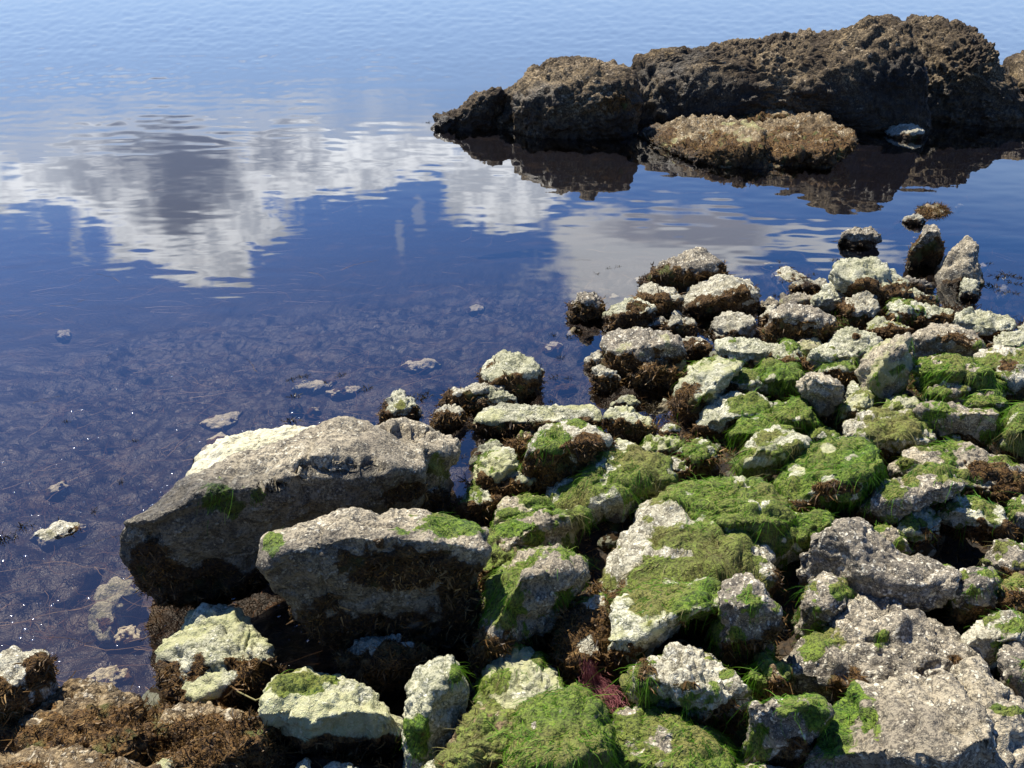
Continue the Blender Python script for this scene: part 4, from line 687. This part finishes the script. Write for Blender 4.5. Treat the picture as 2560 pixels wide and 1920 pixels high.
for k_, (tl, tx, ty, s_) in enumerate(TU):
    x, y = conv(tl, [(tx, ty)])[0]; p = on_plane(x, y, 0.); D_ = np.linalg.norm(p - CAM); r_ = s_ / TILES[tl][2] / FPX * D_
    if k_ % 6 == 0:
        n_ = 34; P_ = np.stack([rng.normal(size=n_) * .009, rng.normal(size=n_) * .009, np.full(n_, -.015)], 1)
        Nn = np.stack([rng.normal(size=n_) * .8, rng.normal(size=n_) * .8, np.full(n_, 1.)], 1); Nn /= np.linalg.norm(Nn, axis=1)[:, None]
        tuft0 = ribbons(P_, Nn, .022 + .022 * rng.random(n_), .003 + .004 * rng.random(n_), 3, 0, 1., .35, 'seaweed_tuft', M['darkweed'], None, (0, 0, 0)); o = tuft0
    else:
        o = tuft0.copy(); COL.objects.link(o)
    sc_ = min(2.2, max(.5, r_ / .026)); o.location = (p[0], p[1], 0); o.scale = (sc_ * 1.5, sc_ * 1.2, sc_ * .8); o.rotation_euler = (0, 0, rng.uniform(0, 6))
    tag(o, 'small dark seaweed tuft poking up through calm water', 'seaweed', 'dark seaweed tufts breaking the water surface')
# glossy beads added on the near water to make sun glints
V4, T4 = ico(2); n_ = 650
X_ = rng.uniform(-2.2, .2, 6000); Y_ = rng.uniform(1.1, 3.9, 6000); g_ = ground_smooth(X_, Y_)
cl_ = fbm(np.stack([X_ * 3, Y_ * 3, X_ * 0], 1), 2, 15); kp = (g_ < 0) & (rng.random(6000) < np.clip(.24 - (Y_ - 1.4) * .10, .004, 1) * (.4 + 2 * np.clip(cl_, 0, 1)))
X_, Y_ = X_[kp], Y_[kp]; n_ = len(X_); R_ = .0018 + .0045 * rng.random(n_) ** 3
Vb = (V4[None] * R_[:, None, None] * np.array([1.3, 1, .6]) + np.stack([X_, Y_, X_ * 0], 1)[:, None]).reshape(-1, 3); Fb = (T4[None] + (np.arange(n_) * len(V4))[:, None, None]).reshape(-1, 3)
m, t = material('glint_bead_gloss'); p_ = t.new('ShaderNodeBsdfGlossy'); p_.inputs[0].default_value = (.8, .8, .85, 1); p_.inputs['Roughness'].default_value = .12
tr_ = t.new('ShaderNodeBsdfTransparent'); mx_ = t.new('ShaderNodeMixShader'); mx_.inputs[0].default_value = .25; t.l.new(tr_.outputs[0], mx_.inputs[1]); t.l.new(p_.outputs[0], mx_.inputs[2])
ou = t.new('ShaderNodeOutputMaterial'); t.l.new(mx_.outputs[0], ou.inputs[0])
o = mesh('glint_beads', Vb, Fb, m); tag(o, 'glossy beads added over the near water to make sun glints', 'glint_beads', None, 'stuff')
# ------------------------------------------------------------------ tangle of pink net cord
path = [on_plane(*conv('T4', [q])[0], z) for q, z in (((850, 790), .20), ((870, 880), .17), ((890, 960), .13), ((960, 1040), .12), ((1050, 1090), .13), ((1090, 1180), .15))]
path = np.array(path); n_ = 520; K_ = 10
tt = np.linspace(0, 1, K_ + 1)[None] * rng.uniform(.35, .6, (n_, 1)) + rng.uniform(0, .5, (n_, 1)); tt = np.clip(tt, 0, 1) * (len(path) - 1)
i0 = np.minimum(tt.astype(int), len(path) - 2); fr_ = (tt - i0)[..., None]; C_ = path[i0] * (1 - fr_) + path[i0 + 1] * fr_
wd = (.014 + .010 * sstep(1, 3.5, tt))[..., None]
off = rng.normal(size=(n_, 1, 3)) * [.6, .6, .12] + np.cumsum(rng.normal(size=(n_, K_ + 1, 3)) * .16, 1) * [1, 1, .5]
C_ = C_ + off * wd; Vn = np.empty((n_, (K_ + 1) * 2, 3)); sd_ = rng.normal(size=(n_, 1, 3)); sd_ /= np.linalg.norm(sd_, axis=2)[..., None]
Vn[:, 0::2] = C_ - sd_ * .0005; Vn[:, 1::2] = C_ + sd_ * .0005
q = np.array([[2 * k, 2 * k + 1, 2 * k + 3, 2 * k + 2] for k in range(K_)]); Fc = (q[None] + (np.arange(n_) * (K_ + 1) * 2)[:, None, None]).reshape(-1, 4)
M['cord'] = weed_material('pink_cord', (.10, .03, .035), (.22, .065, .075), (.33, .13, .12), .2, .6)
lc = path.mean(0); o = mesh('fishing_net', Vn.reshape(-1, 3) - lc, Fc, M['cord'], None, {'rnd': np.repeat(rng.random(n_), (K_ + 1) * 2)}, False, lc)
tag(o, 'frayed pink-red tangle of net cord lying between the mossy rocks', 'fishing net')
# one long green weed stem lying across the dark gap
pp = [on_plane(*conv('T2', [q])[0], .10) for q in ((1830, 970), (1870, 1035), (1950, 1075), (2020, 1110), (2080, 1085), (2160, 1010))]
Vg = []; Fg = []
for k_, p in enumerate(pp):
    for a_ in range(6): Vg.append(p + .0028 * np.array([0, math.cos(a_ * math.pi / 3), math.sin(a_ * math.pi / 3)]))
for k_ in range(len(pp) - 1):
    for a_ in range(6): Fg.append([k_ * 6 + a_, k_ * 6 + (a_ + 1) % 6, k_ * 6 + 6 + (a_ + 1) % 6, k_ * 6 + 6 + a_])
o = mesh('seaweed', np.array(Vg), np.array(Fg), M['oliveweed'], None, {'rnd': np.full(len(Vg), .8)}); tag(o, 'thin green weed stem bridging the gap beside the pale lime slab', 'seaweed')

# ------------------------------------------------------------------ small pebbles lodged in the gaps
npb = 0; protos = []
V3, T3 = ico(4)
for q in range(8):
    k_ = np.array([1., rng.uniform(.65, .95), rng.uniform(.5, .7)]); Pp = V3 * k_; Nn, _ = vnormals(Pp, T3)
    Pp = Pp + Nn * (.16 * fbm(Pp * 1.3 + q * 7, 3, q) + .05 * fbm(Pp * 5 + q, 2, q))[:, None]; nz_ = fbm(Pp * 1.6 + q * 3, 3, 5)
    protos.append((Pp, ['lime', 'crust', 'grey', 'white'][q % 4], nz_))
first = {}
for k_ in range(900):
    x = rng.uniform(-1.5, 4.); y = rng.uniform(1.25, 6.2)
    if abs(x) > .62 * (y + .9): continue
    g_ = float(ground_smooth(np.array([x]), np.array([y]))[0])
    if g_ < .0 or npb >= 210: continue
    r_ = rng.uniform(.018, .045) * (1 + .12 * y); q = int(rng.integers(8)); npb += 1
    z_ = float(ground_z(np.array([x]), np.array([y]))[0]) + .012 + .25 * r_
    Pp, kd, nz_ = protos[q]
    if q not in first:
        o = mesh('pebble', Pp, T3, M[kd], None, {'green': sstep(.1, .5, nz_) * (q % 3 == 0), 'brown': sstep(.1, -.4, nz_), 'wet_or_shade': nz_ * 0, 'pale': nz_ * 0 + .3}); first[q] = o
    else:
        o = first[q].copy(); COL.objects.link(o)
    o.location = (x, y, z_); o.scale = (r_,) * 3; o.rotation_euler = (rng.uniform(-.4, .4), rng.uniform(-.4, .4), rng.uniform(0, 6))
    tag(o, 'small weedy pebble lodged in a gap between larger rocks', 'pebble', 'small pebbles in the gaps between the rocks')
# ------------------------------------------------------------------ ground and sea bed: one sheet out to the horizon
def axis(lo, hi, step, far, g=1.12):
    a = list(np.arange(lo, hi, step)); s = step; x = a[-1]
    while x < far: s *= g; x += s; a.append(x)
    s = step; x = a[0]; b = []
    while x > -far: s *= g; x -= s; b.append(x)
    return np.array(b[::-1] + a)
def grid(xs, ys):
    X, Y = np.meshgrid(xs, ys); nx, ny = len(xs), len(ys)
    i = np.arange(nx * ny).reshape(ny, nx)
    Fc = np.stack([i[:-1, :-1], i[:-1, 1:], i[1:, 1:], i[1:, :-1]], -1).reshape(-1, 4)
    return X.ravel(), Y.ravel(), Fc
gx, gy, gf = grid(axis(-3.2, 4.2, .02, 4500), axis(.6, 6.6, .02, 4500))
gz = ground_z(gx, gy, sstep(9, 6.5, np.hypot(gx, gy)))
m, t = material('seabed')
geo = t.new('ShaderNodeNewGeometry'); v = geo.outputs['Position']
n1 = t.noise(v, 3, 4); n2 = t.noise(v, 30, 4, .7); n3 = t.noise(v, 120, 3, .7)
col = t.mix(t.ss(.35, .65, n2), (.008, .006, .004), (.045, .028, .013)); col = t.mix(t.ss(.55, .7, n1), col, t.mix(n3, (.04, .026, .012), (.17, .11, .045)))
col = t.mix(t.math('MULTIPLY', t.ss(.56, .66, t.noise(v, 5, 3)), t.attr('shore')), col, t.mix(n3, (.02, .045, .008), (.10, .15, .03)))
wet_or_shade = t.attr('wetg')
col = t.mix(t.math('MULTIPLY', wet_or_shade, .62), col, t.mix(.75, col, (.003, .003, .004)))
finish(t, col, t.math('SUBTRACT', .8, t.math('MULTIPLY', wet_or_shade, .4)), t.math('MULTIPLY', n2, .012), .3)
gs = ground_smooth(gx, gy)
GR = mesh('ground', np.stack([gx, gy, gz], 1), gf, m, None, {'shore': sstep(.03, .12, gs), 'wetg': sstep(.06, -.03, gs)}, True)
tag(GR, 'dark weedy shore bed running down under the water', 'ground', None, 'structure')
# weed growing on the shore bed between the rocks
gN, gA = vnormals(np.stack([gx, gy, gz], 1), np.vstack([gf[:, :3], gf[:, [0, 2, 3]]]))
near = (gx > -3) & (gx < 4.2) & (gy > .6) & (gy < 6.6)
nn = fbm(np.stack([gx, gy, gx * 0], 1) * 2.6, 3, 55)
GP = np.stack([gx, gy, gz], 1)
mk = near * (gs > .0) * (gz > -.01)
def ground_weed(mask, dens, cap, Lr, Wr, K, down, lift, wild, nm, mt, label):
    i = scatter(GP, gN, gA, mask, dens, cap)
    n_ = len(i); P = GP[i] + np.c_[rng.uniform(-.01, .01, (n_, 2)), np.zeros(n_)]
    sc = np.maximum(1, P[:, 1] / 3)
    o = ribbons(P, gN[i], (Lr[0] + Lr[1] * rng.random(n_) ** 2) * sc, (Wr[0] + Wr[1] * rng.random(n_)) * sc, K, down, lift, wild, nm, M[mt], None, (0, 0, 0))
    tag(o, label, 'seaweed', None, 'stuff')
ground_weed(mk * (.5 + sstep(-.4, .4, nn)), 9000, 110000, (.012, .04), (.002, .0035), 3, 0, .6, .8, 'brown_seaweed', 'brownweed', 'short brown seaweed covering the ground between the rocks')
ground_weed(mk * sstep(.05, .3, nn) * (gs > .05), 6000, 34000, (.02, .05), (.001, .0016), 4, 0, .35, .9, 'green_seaweed', 'greenweed', 'stringy green seaweed filling gaps between the rocks')
# ------------------------------------------------------------------ water
ey = np.tan(np.radians(np.concatenate([np.linspace(74, 2.6, WROWS), [1.8, 1.1, .6, .3, .12, .025]])))
ys_ = CAMH / ey; us = np.concatenate([[-9, -4, -2, -1.2], np.linspace(-.78, .78, WCOLS), [1.2, 2, 4, 9]])
U_, Yg = np.meshgrid(us, ys_); wx = (U_ * (Yg + 1.)).ravel(); wy = Yg.ravel()
i = np.arange(len(wx)).reshape(len(ys_), len(us)); wf = np.stack([i[:-1, :-1], i[:-1, 1:], i[1:, 1:], i[1:, :-1]], -1).reshape(-1, 4)
def wn(kx, ky, s, rot=0.): 
    c, q = math.cos(rot), math.sin(rot); return np.stack([(wx * c + wy * q) * kx, (-wx * q + wy * c) * ky, wx * 0 + s], 1)
dr = np.hypot(wx, wy)
swell = vnoise(wn(.5, 1.3, 3, .1), 1) * .5 + .5
wz = .0022 * sstep(4., 14., dr) * vnoise(wn(.7, 2.2, 1, .12), 2)
wz += .00055 * sstep(2.6, 6.5, dr) * (.4 + swell) * vnoise(wn(4.5, 11., 1, -.08), 3)
wz += .00022 * sstep(3.4, 7., dr) * vnoise(wn(8, 27., 1, .1), 4)
wz += (.0030 * sstep(8.5, 14., dr) * (.2 + 1.3 * swell) + .0075 * sstep(11, 20, dr)) * (.6 * vnoise(wn(4.5, 16., 1, .05), 5) + .8 * vnoise(wn(13, 41., 1, -.15), 6))
pm = sstep(1., .25, np.hypot((wx + 3.1) / 2.6, (wy - 9.2) / 2.4))
wz += pm * (.0007 * np.sin(2 * math.pi * (wy * 2.3 + wx * .25 + 1.3 * vnoise(wn(.9, .9, 4), 6))) * (.5 + .5 * vnoise(wn(1.1, 2, 4), 7)) + .0011 * vnoise(wn(2.6, 9., 2), 8) + .0007 * vnoise(wn(5, 17., 2), 18))
wz *= np.minimum(1, 60 / dr)
m, t = material('sea_water')
gl = t.new('ShaderNodeBsdfGlossy'); gl.inputs['Roughness'].default_value = .02; gl.inputs[0].default_value = (1, 1, 1, 1)
tr = t.new('ShaderNodeBsdfTransparent'); pass
ge = t.new('ShaderNodeNewGeometry'); dt = t.new('ShaderNodeVectorMath', operation='DOT_PRODUCT'); t.l.new(ge.outputs['Normal'], dt.inputs[0]); t.l.new(ge.outputs['Incoming'], dt.inputs[1])
fres = t.math('ADD', WATER_F0, t.math('MULTIPLY', 1 - WATER_F0, t.math('POWER', t.math('SUBTRACT', 1., t.math('ABSOLUTE', dt.outputs['Value'])), WATER_PW)), clamp=True)
t.l.new(t.mix(t.ss(.14, .62, t.math('ABSOLUTE', dt.outputs['Value'])), (.22, .22, .26), WATER_TINT[:3]), tr.inputs[0])
mx = t.new('ShaderNodeMixShader'); t.l.new(fres, mx.inputs[0]); t.l.new(tr.outputs[0], mx.inputs[1]); t.l.new(gl.outputs[0], mx.inputs[2])
out = t.new('ShaderNodeOutputMaterial'); t.l.new(mx.outputs[0], out.inputs[0])
WA = mesh('water', np.stack([wx, wy, wz], 1), wf, m, None, None, True)
tag(WA, 'calm blue sea water reflecting clouds', 'water', None, 'structure')
# ------------------------------------------------------------------ sky with clouds
w = bpy.data.worlds.new('World'); SC.world = w; w.use_nodes = True; w.node_tree.nodes.clear(); t = NT(w.node_tree)
sky = t.new('ShaderNodeTexSky', sky_type='NISHITA'); sky.sun_disc = False; sky.sun_elevation = SUN_EL; sky.sun_rotation = SUN_AZ; sky.ozone_density = 2.2; sky.air_density = 1.0; sky.dust_density = .3
tc = t.new('ShaderNodeTexCoord'); D = tc.outputs['Generated']
s_ = t.new('ShaderNodeSeparateXYZ'); t.l.new(D, s_.inputs[0])
az = t.math('ARCTAN2', s_.outputs[0], s_.outputs[1]); el = t.math('ARCSINE', s_.outputs[2])
wob = t.noise(D, 6, 3, .65); wob2 = t.noise(D, 24, 3, .65)
def azel(x, y):
    d = ray(x, y); return math.atan2(d[0], d[1]), math.asin(-d[2])
def blob(x, y, rx, ry, tile='F'):
    x, y = conv(tile, [(x, y)])[0]; s = TILES[tile][2]
    a0, e0 = azel(x, y); a1, _ = azel(x + rx / s, y); _, e1 = azel(x, y + ry / s)
    u = t.math('DIVIDE', t.math('SUBTRACT', az, a0), abs(a1 - a0)); q = t.math('DIVIDE', t.math('SUBTRACT', el, e0), abs(e1 - e0))
    return t.math('SQRT', t.math('ADD', t.math('MULTIPLY', u, u), t.math('MULTIPLY', q, q)))
def union(L):
    r = None
    for b_ in L:
        d = blob(*b_); r = d if r is None else t.math('SMOOTH_MIN', r, d, .25)
    return r
wob3 = t.noise(D, 70, 2, .6)
wv = t.math('ADD', t.math('MULTIPLY', t.math('SUBTRACT', wob, .5), 1.9), t.math('ADD', t.math('MULTIPLY', t.math('SUBTRACT', wob2, .5), 1.1), t.math('MULTIPLY', t.math('SUBTRACT', wob3, .5), .35)))
big = t.math('ADD', union([(430,400,330,90),(430,320,280,60),(430,480,220,90),(450,560,110,60),(150,390,180,60),(640,370,250,65),(800,340,260,50),(1090,420,120,80),(-250,400,300,80)]), wv)
cl1 = t.math('MULTIPLY', t.ss(1.14, .84, big), t.ss(math.radians(9.2), math.radians(13), el))
soft = t.math('ADD', union([(1330,560,170,110),(1480,530,260,65),(1250,500,90,50),(1700,520,260,30)]), t.math('MULTIPLY', wv, 1.1))
cl2 = t.ss(1.3, .5, soft)
wisps = t.math('MULTIPLY', t.ss(1.1, .5, t.math('ADD', union([(905,460,16,50),(865,520,14,60)]), wv)), .35)
dark = t.math('ADD', union([(430,345,210,110),(400,450,110,60)]), t.math('MULTIPLY', wv, .9)); dk = t.ss(1.5, .2, dark)
dark2 = t.ss(1.2, .3, t.math('ADD', union([(1520,500,260,45),(1150,400,60,40)]), t.math('MULTIPLY', wv, .5)))
CB = CLOUD_B
white = tuple(CB * q for q in (.80, .83, .88)); grey = tuple(CB * q for q in (.12, .15, .23)); mid = tuple(CB * q for q in (.42, .46, .54))
c1 = t.mix(dk, t.mix(t.ss(.38, .62, wob2), mid, white), grey)
c2 = t.mix(dark2, tuple(CB * q for q in (.55, .57, .62)), tuple(CB * q for q in (.26, .28, .36)))
hs = t.new('ShaderNodeHueSaturation'); hs.inputs['Saturation'].default_value = SKY_SAT; hs.inputs['Value'].default_value = SKY_VAL; t.l.new(sky.outputs[0], hs.inputs['Color'])
skyc = t.vmath('MULTIPLY', hs.outputs[0], SKY_TINT)
# thin haze low over the sea
hz = t.ss(math.radians(18), math.radians(11), el)
skyc = t.mix(t.math('MULTIPLY', hz, .75), skyc, tuple(HAZE_B * q for q in (.44, .64, 1.0)))
veil = t.math('MULTIPLY', t.ss(1.5, .2, t.math('ADD', union([(430,270,480,75),(150,310,300,70),(800,300,300,50)]), wv)), .7)
skyc = t.mix(veil, skyc, mid)
c = t.mix(cl2, skyc, c2); c = t.mix(wisps, c, mid); c = t.mix(cl1, c, c1)
bg = t.new('ShaderNodeBackground'); t.l.new(c, bg.inputs[0]); bg.inputs[1].default_value = SKY_STRENGTH
out = t.new('ShaderNodeOutputWorld'); t.l.new(bg.outputs[0], out.inputs[0])
# ------------------------------------------------------------------ sun and exposure
sl = bpy.data.lights.new('sun', 'SUN'); so = bpy.data.objects.new('sun', sl); COL.objects.link(so)
sl.energy = SUN_STRENGTH; sl.angle = math.radians(.5); sl.color = (1, .94, .82)
so.rotation_euler = Vector(SUN).to_track_quat('Z', 'Y').to_euler(); so.location = (-4, 6, 8)
SC.view_settings.view_transform = 'Standard'; SC.view_settings.look = 'None'; SC.view_settings.exposure = EXPOSURE; SC.view_settings.gamma = 1
SC.render.engine = 'CYCLES'; SC.cycles.max_bounces = 4; SC.cycles.diffuse_bounces = 2; SC.cycles.glossy_bounces = 2; SC.cycles.transparent_max_bounces = 6; w.cycles.sampling_method = 'MANUAL'; w.cycles.sample_map_resolution = 512; SC.cycles.caustics_reflective = False
